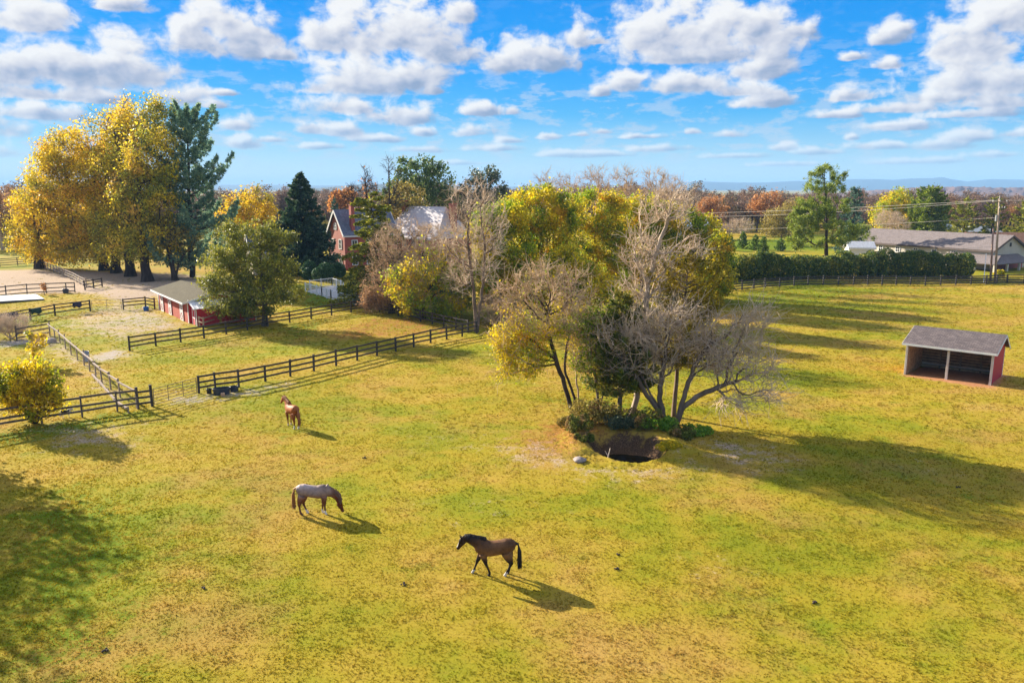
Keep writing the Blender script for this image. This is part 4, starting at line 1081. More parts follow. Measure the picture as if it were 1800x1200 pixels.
def woods():
    """far brown autumn wood that reads as one mass: scattered copies of a few crowns"""
    lm = leafmat('autumn wood', [(0, (.12, .08, .06)), (.45, (.27, .175, .125)), (.8, (.38, .23, .145)), (1, (.48, .28, .15))], patch=[(0, (.20, .09, .03)), (.5, (.42, .20, .06)), (1, (.56, .30, .08))], pscale=.045, plo=.56, phi=.70, tr=.3, patch2=[(0, (.06, .06, .02)), (1, (.19, .18, .05))], gain=.85)
    col = bpy.data.collections.new('wood kinds')
    for i in range(6):
        rng = np.random.default_rng(200 + i)
        h = 13 + i * .7
        lb = [(rng.normal(0, 1.3), rng.normal(0, 1.3), h * rng.uniform(.5, .8), 2.6, 2.6, h * .22) for _ in range(6)]
        T = lobes_points(rng, lb, 110, .6)
        sk = Skel(rng, [[(0, 0, 0), (.2, 0, h * .3), (0, .1, h * .65)]], T, .35, 1.2, .15, h * .2, .035, .25, 0)
        big, fine = sk.mesh(260, (.8, 2.0), tr=.03)
        fo = sk.foliage(1500, .7, .75, .42, 6, None, (.45, .25))
        A = Arr(); A.n = 0
        for q in (fine, fo):
            for v, f, vv in zip(q.V, q.Q, q.vq): A.V.append(v); A.Q.append(f + A.n); A.vq.append(vv if q is fo else vv * .3)
            A.n += q.n
        me = A.mesh('wood kind'); me.materials.append(lm)
        col.objects.link(bpy.data.objects.new('wood kind', me))
    rng = np.random.default_rng(300)
    pts = []
    for y in np.arange(262, 430, 8.5):
        for x in np.arange(-.86 * y, .86 * y, 8.0):
            px = 900 + FPX * x / (y * CP)
            edge = 272 if px > 1240 else (285 if px > 420 else 232)
            if px > 1520: edge = 250 + (px - 1520) * .06
            if y < edge + 8 * math.sin(x * .05): continue
            pts.append((x + rng.normal(0, 2.2), y + rng.normal(0, 2.2)))
    for y in np.arange(205, 262, 8.5):
        for x in np.arange(-.9 * y, -.60 * y, 8): pts.append((x + rng.normal(0, 2.2), y + rng.normal(0, 2.2)))
    for y in np.arange(440, 1500, 26):
        for x in np.arange(-.86 * y, .86 * y, 14 + y * .006): pts.append((x + rng.normal(0, 5), y + rng.normal(0, 7)))
    P = np.array(pts); Z = gz(P[:, 0], P[:, 1])
    me = bpy.data.meshes.new('woods'); me.vertices.add(len(P)); me.vertices.foreach_set('co', np.stack([P[:, 0], P[:, 1], Z], 1).astype(np.float32).ravel()); me.update()
    pxs = 900 + FPX * P[:, 0] / (P[:, 1] * CP)
    for nm, vals in (('sc', (rng.normal(.92, .13, len(P)) * np.interp(pxs, [380, 700, 1180, 1260, 1900], [.86, .93, .98, .84, .78])).clip(.5, 1.1)), ('rot', rng.uniform(0, 6.28, len(P)))):
        a = me.attributes.new(nm, 'FLOAT', 'POINT'); a.data.foreach_set('value', vals.astype(np.float32))
    o = tag(put('woods', me), kind='stuff')
    g = bpy.data.node_groups.new('scatter wood', 'GeometryNodeTree')
    g.interface.new_socket('Geometry', in_out='INPUT', socket_type='NodeSocketGeometry'); g.interface.new_socket('Geometry', in_out='OUTPUT', socket_type='NodeSocketGeometry')
    N = NT(g); gi = g.nodes.new('NodeGroupInput'); go = g.nodes.new('NodeGroupOutput')
    ci = N.n('GeometryNodeCollectionInfo', {0: col}); ci.inputs['Separate Children'].default_value = True; ci.inputs['Reset Children'].default_value = True
    sc = N.n('GeometryNodeInputNamedAttribute', {'Name': 'sc'}, data_type='FLOAT'); ro = N.n('GeometryNodeInputNamedAttribute', {'Name': 'rot'}, data_type='FLOAT')
    eu = N.n('ShaderNodeCombineXYZ', {2: ro.outputs[0]})
    ip = N.n('GeometryNodeInstanceOnPoints', {'Points': gi.outputs[0], 'Instance': ci.outputs[0], 'Rotation': eu.outputs[0], 'Scale': sc.outputs[0]}); ip.inputs['Pick Instance'].default_value = True
    g.links.new(ip.outputs[0], go.inputs[0])
    o.modifiers.new('scatter', 'NODES').node_group = g
    print('wood trees', len(P))


woods()


def ridge(name, prof, Y, depth, mat, seed, rough=1.0, step=10):
    """a real range of hills: px,py crest profile at distance Y, sloping down before and behind"""
    px = np.arange(prof[0][0], prof[-1][0] + 1, step)
    py = np.interp(px, [p[0] for p in prof], [p[1] for p in prof])
    rng = np.random.default_rng(seed)
    V = []; rows = np.linspace(-1, 1, 15)
    for r in rows:
        for a, bb in zip(px, py):
            X, _, Z = at(a, bb, Y)
            k = (1 - abs(r)) ** .8
            z = Z * k - 18 * (1 - k) + rng.normal(0, rough) * (1 if abs(r) > .05 else .35) * k
            V.append((X * (1 + r * depth / Y), Y + r * depth, z))
    n = len(px); ii = np.arange(len(rows) * n).reshape(len(rows), n)
    Q = np.stack([ii[:-1, :-1], ii[:-1, 1:], ii[1:, 1:], ii[1:, :-1]], -1).reshape(-1, 4)
    tag(put(name, arrays_mesh(name, np.array(V), [Q], None, True), mat), kind='structure')


M_MT = paint('forested mountain', (.05, .07, .05), .95, c2=(.035, .05, .04), scale=.004)
M_HILL = paint('brown wooded hill', (.20, .115, .095), .95, c2=(.10, .065, .055), scale=.022, bump=1, bscale=.05)
ridge('mountains', [(-900, 326), (0, 326), (300, 325), (480, 325), (560, 326), (800, 328), (1000, 328), (1150, 325), (1230, 319), (1300, 321), (1345, 321), (1400, 318), (1440, 320), (1495, 315), (1540, 315), (1570, 316), (1600, 314), (1640, 313), (1656, 311), (1672, 315), (1700, 319), (1740, 315), (1800, 316), (2100, 320), (2800, 326)], 8600, 900, M_MT, 1, 2.0)
ridge('far_hills', [(500, 334), (560, 331), (600, 327), (640, 324), (680, 323), (760, 325), (860, 330), (950, 336)], 3900, 500, M_MT, 2, 1.0)
ridge('hills', [(1380, 345), (1480, 338), (1540, 334), (1580, 332), (1640, 329), (1700, 328), (1760, 330), (1830, 328), (2000, 330), (2200, 340)], 2100, 420, M_HILL, 3, 3.0, 5)

# ------------------------------------------------------------------ fences
BLACKWOOD = paint('black stained boards', (.030, .024, .022), .6, c2=(.062, .048, .042), scale=5, spec=.4)
DARKWOOD = paint('weathered dark boards', (.085, .06, .048), .8, c2=(.16, .12, .10), scale=4)
GREYWOOD = paint('weathered grey wood', (.34, .26, .21), .85, c2=(.20, .15, .12), scale=5)
PALEWOOD = paint('pale new timber', (.60, .43, .30), .75, c2=(.45, .32, .22), scale=5)
STEEL = paint('rusty gate tube', (.16, .10, .07), .55, c2=(.25, .19, .15), scale=9)
WIRE = paint('galvanised wire', (.30, .27, .24), .5, scale=9)
WHITE = paint('white paint', (.80, .79, .77), .55, var=.10, scale=3)
OLDWHITE = paint('worn white paint', (.64, .58, .53), .7, c2=(.46, .38, .32), scale=2.5, stretch=(1, 1, .5))
FENCES = 'board fences of the paddocks'


def fence(name, label, pts, mat, spacing=2.45, heights=(1.28, .86, .44), ph=1.38, pw=.13, rw=.035, rh=.145, seed=1, group=FENCES, cat='fence', rail_side=1, post_mat=None, sag=.02, ends=True, parent_loc=None):
    """posts and rails along ground points (metres); each post a part, each rail line a part"""
    rng = random.Random(seed)
    P = [Vector((x, y)) for x, y in pts]
    t = thing(name, label, cat, (P[0].x, P[0].y, gzf(P[0].x, P[0].y)), 0, group)
    o = t.location
    stops = []
    for i in range(len(P) - 1):
        L = (P[i + 1] - P[i]).length; k = max(1, round(L / spacing))
        for j in range(k): stops.append(P[i].lerp(P[i + 1], j / k))
    stops.append(P[-1])
    tops = []
    for i, s in enumerate(stops):
        z = gzf(s.x, s.y) - o.z
        d = (stops[min(i + 1, len(stops) - 1)] - stops[max(i - 1, 0)]).normalized()
        h = ph * rng.uniform(.97, 1.05); lx, ly = rng.gauss(0, .018), rng.gauss(0, .018)
        m = MB(); a = math.atan2(d.y, d.x)
        m.box((0, 0, 0), (pw, pw, h + .2), a)
        m.v = [(v[0] + s.x - o.x + lx * (v[2] + h / 2), v[1] + s.y - o.y + ly * (v[2] + h / 2), v[2] + z + (h - .2) / 2) for v in m.v]
        m.build('post', post_mat or mat, t)
        tops.append(z)
    for hh in heights:
        m = MB()
        for i in range(len(stops) - 1):
            a, b = stops[i], stops[i + 1]; d = (b - a).normalized(); n = Vector((-d.y, d.x)) * (-(pw / 2 + rw / 2 + .003)) * rail_side
            za, zb = tops[i] + hh + rng.gauss(0, sag), tops[i + 1] + hh + rng.gauss(0, sag)
            q = .004 * (i % 2)
            m.bar((a.x + n.x - o.x - d.x * .06, a.y + n.y - o.y - d.y * .06, za + q), (b.x + n.x - o.x + d.x * .04, b.y + n.y - o.y + d.y * .04, zb + q), rw + q, rh)
        m.build('rail', mat, t)
    return t


gp = lambda *a: [G(*p) for p in a]
fence('fence', 'black three rail fence running from the tube gate to the far right fence corner', gp((350, 693), (379, 687), (420, 682), (628, 635), (838, 585)), BLACKWOOD, 2.45, seed=1)
fence('fence', 'black fence along the upper paddock passing under the leaning pine', gp((228, 616), (470, 573), (650, 546)), BLACKWOOD, 2.7, seed=2)
fence('fence', 'shaded dark fence sloping down right from the bare weeping tree', gp((652, 546), (700, 556), (760, 568), (823, 583)), BLACKWOOD, 2.4, seed=3)
fence('fence', 'weathered dark fence under the yellow shrub on the left', gp((-60, 766), (74, 745), (145, 735), (207, 726), (243, 721)), DARKWOOD, 2.9, (1.36, .80, .45), 1.42, .11, seed=4)
fence('fence', 'short black fence panel between the yellow shrub fence and the tube gate', gp((243, 720), (268, 716)), BLACKWOOD, 2.0, (1.15, .75, .35), 1.5, .17, seed=5)
fence('fence', 'small dark three rail pen panel above the yellow shrub', gp((30, 600), (88, 591)), DARKWOOD, 2.2, (1.25, .8, .35), 1.5, .10, seed=6)
fence('fence', 'black fence on the far side of the gravel yard, left of the wire gate', gp((-60, 586), (0, 573), (54, 562), (97, 555), (159, 547)), BLACKWOOD, 3.2, (1.3, .95, .45), 1.45, .14, seed=7)
fence('fence', 'black fence panel between the wire gate and the red stable', gp((217, 543), (256, 539), (272, 542)), BLACKWOOD, 2.6, (1.3, .95, .5), 1.4, .14, seed=8)
fence('fence', 'thin brown fence in front of the pink sand paddock, left of the lane', gp((-70, 530), (11, 521), (48, 518), (82, 516.5), (117, 515), (132, 514.5)), BLACKWOOD, 3.2, (1.35, .75, .2), 1.45, .12, seed=9)
fence('fence', 'pale weathered diagonal fence along the lane beside the sand paddock', gp((80, 474), (105, 484), (130, 493), (152, 505)), GREYWOOD, 2.6, (1.25, .85, .45), 1.35, .13, seed=10)
fence('fence', 'black end panel of the diagonal lane fence', gp((150, 511), (180, 505)), BLACKWOOD, 2.6, (1.3, .85, .35), 1.45, .14, seed=11)
fence('fence', 'dark fence at the far left beyond the sand paddock', gp((-60, 470), (0, 468), (62, 465)), BLACKWOOD, 3.0, (1.5, 1.1, .7, .3), 1.6, .13, seed=12)
fence('fence', 'distant dark fence seen between the trunks of the golden trees', gp((62, 465), (120, 462), (170, 460), (250, 459), (330, 460), (400, 462)), BLACKWOOD, 3.0, (1.3, .85, .45), 1.4, .12, seed=13)
fence('fence', 'long dark fence curving below the hedge at the far side of the pasture', gp((1283, 511), (1345, 504.5), (1420, 501.5), (1500, 500), (1600, 499), (1680, 499), (1733, 499.5), (1770, 498), (1830, 498), (1960, 500)), BLACKWOOD, 2.45, (1.3, .94, .58, .22), 1.45, .17, rh=.19, seed=14)

# mesh fence with a pale timber top rail on the left
t = fence('mesh_fence', 'wire mesh fence with a crooked pale top rail leading down to the tube gate', gp((88, 592), (106, 604), (125, 622), (148, 642), (180, 676), (212, 702), (241, 719)), GREYWOOD, 2.7, (1.22,), 1.36, .10, .10, .10, seed=15, cat='fence', sag=.05)
mm = MB(); P = [Vector(p) for p in gp((88, 592), (106, 604), (125, 622), (148, 642), (180, 676), (212, 702), (241, 719))]
o = t.location
for a, bq in zip(P[:-1], P[1:]):
    L = (bq - a).length; n = max(2, int(L / .32))
    for i in range(n + 1):
        q = a.lerp(bq, i / n); z = gzf(q.x, q.y) - o.z
        mm.bar((q.x - o.x, q.y - o.y, z + .03), (q.x - o.x, q.y - o.y, z + 1.15), .004, .004)
    for h in (.1, .45, .8, 1.1):
        mm.bar((a.x - o.x, a.y - o.y, gzf(a.x, a.y) - o.z + h), (bq.x - o.x, bq.y - o.y, gzf(bq.x, bq.y) - o.z + h), .004, .004)
mm.build('wire_mesh', WIRE, t)
fence('log_rail', 'pale log lying along the lower edge of the mesh fence', gp((166, 668), (205, 712), (226, 728)), GREYWOOD, 3.0, (.35,), .45, .09, .12, .12, seed=16, group=None, sag=.06)


def tube_gate(label, a, b, h, bars, mat, verts=1, rad=.022, base=.12, name='gate'):
    A, B = Vector(a), Vector(b)
    t = thing(name, label, 'gate', (A.x, A.y, gzf(A.x, A.y)))
    d = B - A; zB = gzf(B.x, B.y) - gzf(A.x, A.y)
    m = MB()
    pt = lambda f, z: (d.x * f, d.y * f, z + zB * f)
    m.tube([pt(.02, base), pt(.02, h)], rad * 1.2, 6); m.tube([pt(.98, base), pt(.98, h)], rad * 1.2, 6)
    m.build('gate_frame', mat, t)
    m = MB()
    for i in range(bars): z = base + (h - base) * i / (bars - 1); m.tube([pt(.02, z), pt(.98, z)], rad, 6)
    for i in range(verts): f = (i + 1) / (verts + 1); m.tube([pt(f, base), pt(f, h)], rad, 6)
    m.build('gate_bars', mat, t)
    return t


tube_gate('six bar rusty tube gate between the two black fence panels', G(270, 716), G(348, 694), 1.22, 6, STEEL, 2)
tube_gate('thin pale tube gate at the back of the gravel yard', G(161, 547), G(215, 543), 1.35, 4, WIRE, 1, .024)
tube_gate('thin pale tube gate touching the corner of the red stable', G(272, 542), G(280, 542.5), 1.35, 4, WIRE, 0, .024)

# white pool fence
def picket_run(t, pts, o, h=1.35):
    P = [Vector(p) for p in pts]
    rails = MB(); pk = MB()
    for a, b in zip(P[:-1], P[1:]):
        L = (b - a).length; n = int(L / .30)
        for i in range(n + 1):
            q = a.lerp(b, i / n)
            if i % 7 == 0 or i == n: MB().box((q.x - o.x, q.y - o.y, h * .52), (.13, .13, h * 1.06)).build('post', WHITE, t)
            else: pk.box((q.x - o.x, q.y - o.y, h * .52), (.028, .028, h * .86))
        for z in (.15, h * .93): rails.bar((a.x - o.x, a.y - o.y, z), (b.x - o.x, b.y - o.y, z), .06, .09)
    rails.build('rail', WHITE, t); pk.build('pickets', WHITE, t)


pts = gp((537, 513), (566, 521), (582, 527), (606, 533), (640, 540))
t = thing('pool_fence', 'white picket fence stepping down toward the bare weeping tree', 'fence', (pts[0][0], pts[0][1], 0)); picket_run(t, pts, t.location)
pts2 = gp((545, 508), (584, 503), (604, 510))
t = thing('pool_fence', 'white picket fence farther back behind the stepping one', 'fence', (pts2[0][0], pts2[0][1], 0)); picket_run(t, pts2, t.location)
m = MB(); m.slab([(*G(540, 512), .12), (*G(606, 530), .12), (*G(640, 520), .12), (*G(585, 503), .12)], .12); tag(m.build('pool_deck', paint('pale paving', (.55, .52, .50), .8)), kind='structure')
for i, (px, py, r, h) in enumerate([(545, 490, 1.75, 3.2), (572, 494, 1.8, 3.1), (596, 488, 1.2, 2.6)]):
    x, y = G(px, py)
    bush('boxwood', ['round dark clipped bush left of the pair below the brick gable', 'round dark clipped bush right of the pair below the brick gable', 'small dark clipped bush half behind the hemlock'][i], x, y, r * 1.1, r * 1.1, h, 141 + i, LF_BOX, 7000, .22, group='clipped bushes by the pool', lobes=4)

# ------------------------------------------------------------------ run-in shelter
RED = paint('barn red boards', (.62, .035, .05), .7, c2=(.46, .03, .04), scale=6, bump=.3, bscale=3, stretch=(6, 6, .15))
REDO = paint('weathered orange red boards', (.46, .085, .045), .75, c2=(.33, .055, .035), scale=5, bump=.3, bscale=3, stretch=(5, 5, .2))
INNER = paint('kicked inner boards', (.45, .24, .115), .9, c2=(.72, .44, .22), scale=2.2, stretch=(1, 1, 2))


def shingle(name, c, c2, rows=5.5):
    m, nt, out = newmat(name); N = NT(nt)
    tc = N.n('ShaderNodeTexCoord').outputs['Object']
    br = N.n('ShaderNodeTexBrick', {'Vector': tc, 'Color1': col4(c), 'Color2': col4(c2), 'Mortar': col4(tuple(x * .55 for x in c2)), 'Scale': 1.0, 'Mortar Size': .012, 'Brick Width': .34, 'Row Height': 1 / rows})
    no = N.noise(tc, 1.3, 5, .65); n2 = N.noise(tc, 9.0, 3, .7)
    cc = N.mix(N.mapr(no, .35, .7, .0, .5), br.outputs[0], tuple(x * .62 for x in c2))
    cc = N.mix(N.mapr(n2, .45, .75, 0, .35), cc, tuple(min(1, x * 1.5) for x in c))
    b = N.n('ShaderNodeBsdfPrincipled', {'Base Color': cc, 'Roughness': .95, 'Specular IOR Level': .08})
    bp = N.n('ShaderNodeBump', {'Height': br.outputs[1], 'Strength': .35, 'Distance': .02}); bp.invert = True
    nt.links.new(bp.outputs[0], b.inputs['Normal']); nt.links.new(b.outputs[0], out.inputs[0])
    return m


def part_plane(name, corner, ax, ay, w, h, th, mat, parent):
    """slab lying in its own xy plane so that object coordinates follow the roof"""
    m = MB(); m.box((w / 2, h / 2, -th / 2), (w, h, th))
    o = m.build(name, mat, parent)
    ax = Vector(ax).normalized(); ay = (Vector(ay) - ax * Vector(ay).dot(ax)).normalized(); az = ax.cross(ay)
    M = Matrix((ax, ay, az)).transposed().to_4x4(); M.translation = Vector(corner)
    o.matrix_local = M
    return o


SH_GREY = shingle('grey brown shingles', (.19, .155, .15), (.11, .092, .095))
SH_TAN = shingle('olive tan shingles', (.13, .112, .075), (.10, .085, .055))
SH_SLATE = shingle('pale slate', (.56, .50, .49), (.40, .36, .37), 4)
SH_SLATEB = shingle('blue grey slate', (.20, .215, .27), (.13, .14, .18), 4)
SH_CH = shingle('taupe shingles', (.23, .195, .19), (.19, .16, .155), 4)
SH_BR = shingle('brown roof shingles', (.36, .20, .13), (.28, .15, .10), 4)


def shelter():
    A = Vector(G(1591, 657.5)); Bv = Vector(G(1740, 678.5))
    u = (Bv - A).normalized(); L = (Bv - A).length
    t = thing('run_in_shelter', 'open fronted red shelter with grey shingle roof standing alone in the pasture', 'shelter', (A.x, A.y, gzf(A.x, A.y)), math.atan2(u.y, u.x))
    # local: x along the front, y to the back
    D, FH, BH, RH, RY = 4.5, 2.72, 2.5, 3.62, 2.75
    base = -.15
    def wall(name, mat, pts, n, th=.05):
        m = MB(); k = len(pts); q = Vector(n) * th
        m.add([Vector(p) for p in pts] + [Vector(p) + q for p in pts], [tuple(range(k)), tuple(range(2 * k - 1, k - 1, -1))] + [(i, (i + k), (i + 1) % k + k, (i + 1) % k) for i in range(k)])
        return m.build(name, mat, t)
    prof = [(D, base), (D, BH), (RY, RH), (0.0, FH), (0.0, base)]
    wall('side_wall', RED, [(L, y, z) for y, z in prof], (-1, 0, 0)); wall('side_wall', RED, [(0, y, z) for y, z in prof], (1, 0, 0))
    wall('inner_lining', INNER, [(L - .056, y, z) for y, z in [(D - .1, base), (D - .1, BH - .1), (RY, RH - .12), (.1, FH - .1), (.1, base)]], (-1, 0, 0), .03)
    wall('inner_lining', INNER, [(.056, y, z) for y, z in [(D - .1, base), (D - .1, BH - .1), (RY, RH - .12), (.1, FH - .1), (.1, base)]], (1, 0, 0), .03)
    MB().box((L / 2, D - .03, (BH + base) / 2), (L - .11, .05, BH - base - .04)).build('back_wall', INNER, t)
    m = MB()
    for i in range(6): m.box((L / 2, D - .075, .25 + i * .24), (L - .2, .03, .19))
    m.build('kick_boards', paint('dark kick boards', (.17, .098, .055), .9, c2=(.34, .20, .105), scale=3), t)
    for x in (.25 * L, .5 * L, .75 * L): MB().box((x, D - .14, 1.15), (.12, .10, 2.5)).build('stud', paint('bare stud', (.30, .20, .12), .85, scale=4) if x < .3 * L else bpy.data.materials['bare stud'], t)
    MB().box((L / 2, D - .2, .30), (L - .3, .04, .12)).build('floor_rail', PALEWOOD, t)
    for x in (.0, L / 2, L):
        MB().box((x, -.075, (FH + base) / 2 - .03), (.17 if x else .16, .14, FH - base - .06)).build('post', OLDWHITE, t, bevel=.01)
    ov = .42
    sf = (RH - FH) / RY; sb = (RH - BH) / (D - RY)
    part_plane('roof', (-.32, -ov, FH + .07 - sf * ov), (1, 0, 0), (0, 1, sf), L + .64, math.hypot(RY + ov, (RY + ov) * sf), .05, SH_GREY, t)
    part_plane('roof', (L + .32, D + .25, BH + .07 - sb * .25), (-1, 0, 0), (0, -1, sb), L + .64, math.hypot(D - RY + .25, (D - RY + .25) * sb), .05, SH_GREY, t)
    m = MB(); m.box((L / 2, -ov - .016, FH - sf * ov - .02), (L + .66, .03, .16)); m.build('fascia', WHITE, t)
    m = MB()
    for x in (L + .335, -.335):
        m = MB(); m.bar((x, -ov, FH - .04 - sf * ov), (x, RY, RH - .04), .03, .15); m.bar((x, RY, RH - .04), (x, D + .25, BH - .04 - sb * .25), .03, .15); m.build('barge_board', WHITE, t)
    MB().box((L + .012, D - .06, (BH + base) / 2), (.02, .12, BH - base - .1)).build('corner_trim', WHITE, t)
    m = MB()
    for r in range(5):
        m.box((.55 + .09 * r, .5, .06), (.05, .5, .1))
    m.build('rubble', paint('clay spill', (.36, .16, .07), .9), t)


shelter()


# ------------------------------------------------------------------ stable
def stable():
    A = Vector(G(280, 543)); Bv = Vector(G(333, 569)); u = (Bv - A).normalized(); L = (Bv - A).length
    t = thing('red_stable', 'long red stable with white crossed doors and olive tan roof', 'stable', (A.x, A.y, gzf(A.x, A.y) - .05), math.atan2(u.y, u.x))
    # local x along the front (left to right), local y to the back (front faces -y)
    D, EH, RH = 6.0, 2.72, 3.45
    m = MB(); m.box((L / 2, .04, EH / 2), (L, .08, EH)); m.build('front_wall', REDO, t)
    MB().box((L / 2, D - .04, EH / 2), (L, .08, EH)).build('back_wall', RED, t)
    for x in (.04, L - .04):
        m = MB(); pr = [(.08, 0), (D - .08, 0), (D - .08, EH), (D / 2, RH - .1), (.08, EH)]
        m.add([(x - .04, y, z) for y, z in pr] + [(x + .04, y, z) for y, z in pr], [(4, 3, 2, 1, 0), (5, 6, 7, 8, 9)] + [(i, (i + 1) % 5, (i + 1) % 5 + 5, i + 5) for i in range(5)]); m.build('end_wall', RED, t)
    sl_ = (RH - EH) / (D / 2); ov = .7
    part_plane('roof', (-.6, -ov, EH + .08 - sl_ * ov), (1, 0, 0), (0, 1, sl_), L + 1.1, math.hypot(D / 2 + ov, (D / 2 + ov) * sl_), .08, SH_TAN, t)
    part_plane('roof', (L + .5, D + ov, EH + .08 - sl_ * ov), (-1, 0, 0), (0, -1, sl_), L + 1.1, math.hypot(D / 2 + ov, (D / 2 + ov) * sl_), .08, SH_TAN, t)
    MB().box((L / 2 - .05, -ov - .02, EH - sl_ * ov - .03), (L + 1.12, .04, .2)).build('fascia', WHITE, t)
    m = MB()
    for x in (-.62, L + .52): m = MB(); m.bar((x, -ov, EH - .03 - sl_ * ov), (x, D / 2, RH - .03), .04, .2); m.bar((x, D / 2, RH - .03), (x, D + ov, EH - .03 - sl_ * ov), .04, .2); m.build('barge_board', WHITE, t)
    for x in (.1, L - .1): MB().box((x, -.025, EH / 2), (.24, .05, EH)).build('corner_trim', WHITE, t)
    # white half doors with red crosses: fractions along the front read off the photograph
    for px in (285.5, 299.5, 320.0):
        f = None
        best = 1e9
        for i in range(400):
            q = A + u * (L * i / 400); dd = ray(0, 0)
            # project q at half height
            X, Y, Z = q.x, q.y, 1.2 - HC
            pxx = 900 + FPX * X / (Y * CP - Z * SP)
            if abs(pxx - px) < best: best = abs(pxx - px); f = i / 400
        x = f * L; W = 1.35
        for z0, z1 in ((.12, 1.22), (1.28, 2.36)):
            d = MB().box((x, -.045, (z0 + z1) / 2), (W, .05, z1 - z0)).build('door', REDO, t)
            tr = MB()
            for zz in (z0 + .07, z1 - .07): tr.box((x, -.082, zz), (W, .024, .15))
            for xx in (x - W / 2 + .07, x + W / 2 - .07): tr.box((xx, -.085, (z0 + z1) / 2), (.15, .022, z1 - z0))
            tr.bar((x - W / 2 + .1, -.08, z0 + .12), (x + W / 2 - .1, -.08, z1 - .12), .018, .13); tr.bar((x - W / 2 + .1, -.0785, z1 - .12), (x + W / 2 - .1, -.0785, z0 + .12), .016, .13)
            tr.build('door_trim', WHITE, d)
    return t, L


ST, STL = stable()


def lean_to():
    ux = Vector((math.cos(ST.rotation_euler.z), math.sin(ST.rotation_euler.z)))
    o = Vector((ST.location.x, ST.location.y)) + ux * (STL + .02)
    t = thing('red_shed', 'small red shed with white ribbed metal roof joined to the stable end', 'shed', (o.x, o.y, ST.location.z), ST.rotation_euler.z)
    W, D, H0, H1 = 2.3, 6.6, 2.72, 2.12
    m = MB(); m.add([(0, .25, 0), (W, .25, 0), (W, .25, H1), (0, .25, H0), (0, .31, 0), (W, .31, 0), (W, .31, H1), (0, .31, H0)], [(0, 1, 2, 3), (7, 6, 5, 4), (0, 3, 7, 4), (1, 5, 6, 2), (3, 2, 6, 7), (0, 4, 5, 1)]); m.build('front_wall', RED, t)
    MB().box((W - .03, .25 + D / 2, H1 / 2), (.06, D, H1)).build('side_wall', RED, t)
    m = MB(); m.add([(0, D + .2, 0), (W, D + .2, 0), (W, D + .2, H1), (0, D + .2, H0), (0, D + .26, 0), (W, D + .26, 0), (W, D + .26, H1), (0, D + .26, H0)], [(0, 1, 2, 3), (7, 6, 5, 4), (0, 3, 7, 4), (1, 5, 6, 2), (3, 2, 6, 7), (0, 4, 5, 1)]); m.build('back_wall', RED, t)
    s = (H1 - H0) / W
    MT = paint('white ribbed roof metal', (.78, .77, .78), .4, var=.12, scale=2, spec=.5)
    r = part_plane('roof', (-.0, -.1, H0 + .06), (1, 0, s), (0, 1, 0), math.hypot(W + .25, (W + .25) * s), D + .6, .03, MT, t)
    m = MB()
    for i in range(16): m.box(((W + .25) / 2, .12 + i * (D + .36) / 15, .028), ((W + .25) * 1.03, .07, .05))
    m.build('roof_ribs', MT, r)
    d = MB().box((1.25, .225, 1.0), (.95, .05, 2.0)).build('door', RED, t)
    tr = MB()
    for x in (.8, 1.7): tr.box((x, .188, 1.0), (.13, .022, 2.0))
    for z in (.08, .98, 1.93): tr.box((1.25, .19, z), (.8, .02, .13))
    tr.build('door_trim', WHITE, d)
    for x in (W - .08,): MB().box((x, .22, H1 / 2), (.18, .05, H1)).build('corner_trim', WHITE, t)
    MB().box((W + .012, D + .15, H1 / 2), (.024, .16, H1)).build('corner_trim', WHITE, t)


lean_to()
fence('ramp_rail', 'short pale timber railing beside the red shed door', gp((351, 574), (358, 576), (378, 570)), PALEWOOD, 1.6, (1.05, .55), 1.15, .11, .045, .12, seed=21, group=None, cat='railing')


# ------------------------------------------------------------------ brick house and other buildings
def brickmat(name, c, c2):
    m, nt, out = newmat(name); N = NT(nt)
    tc = N.n('ShaderNodeTexCoord').outputs['Object']
    br = N.n('ShaderNodeTexBrick', {'Vector': N.n('ShaderNodeMapping', {0: tc, 2: (math.pi / 2, 0, 0)}).outputs[0], 'Color1': col4(c), 'Color2': col4(c2), 'Mortar': (.34, .17, .13, 1), 'Scale': 1.0, 'Mortar Size': .004, 'Brick Width': .23, 'Row Height': .075})
    no = N.noise(tc, .8, 5, .6)
    cc = N.mix(N.mapr(no, .35, .7, 0, .3), br.outputs[0], c2)
    b = N.n('ShaderNodeBsdfPrincipled', {'Base Color': cc, 'Roughness': .85})
    nt.links.new(b.outputs[0], out.inputs[0])
    return m


BRICK = brickmat('red brick', (.46, .10, .07), (.36, .075, .055))
GLASS = paint('dark window glass', (.05, .065, .085), .08, spec=.6)
CREAM = paint('cream siding', (.52, .47, .38), .75, var=.08, scale=1)


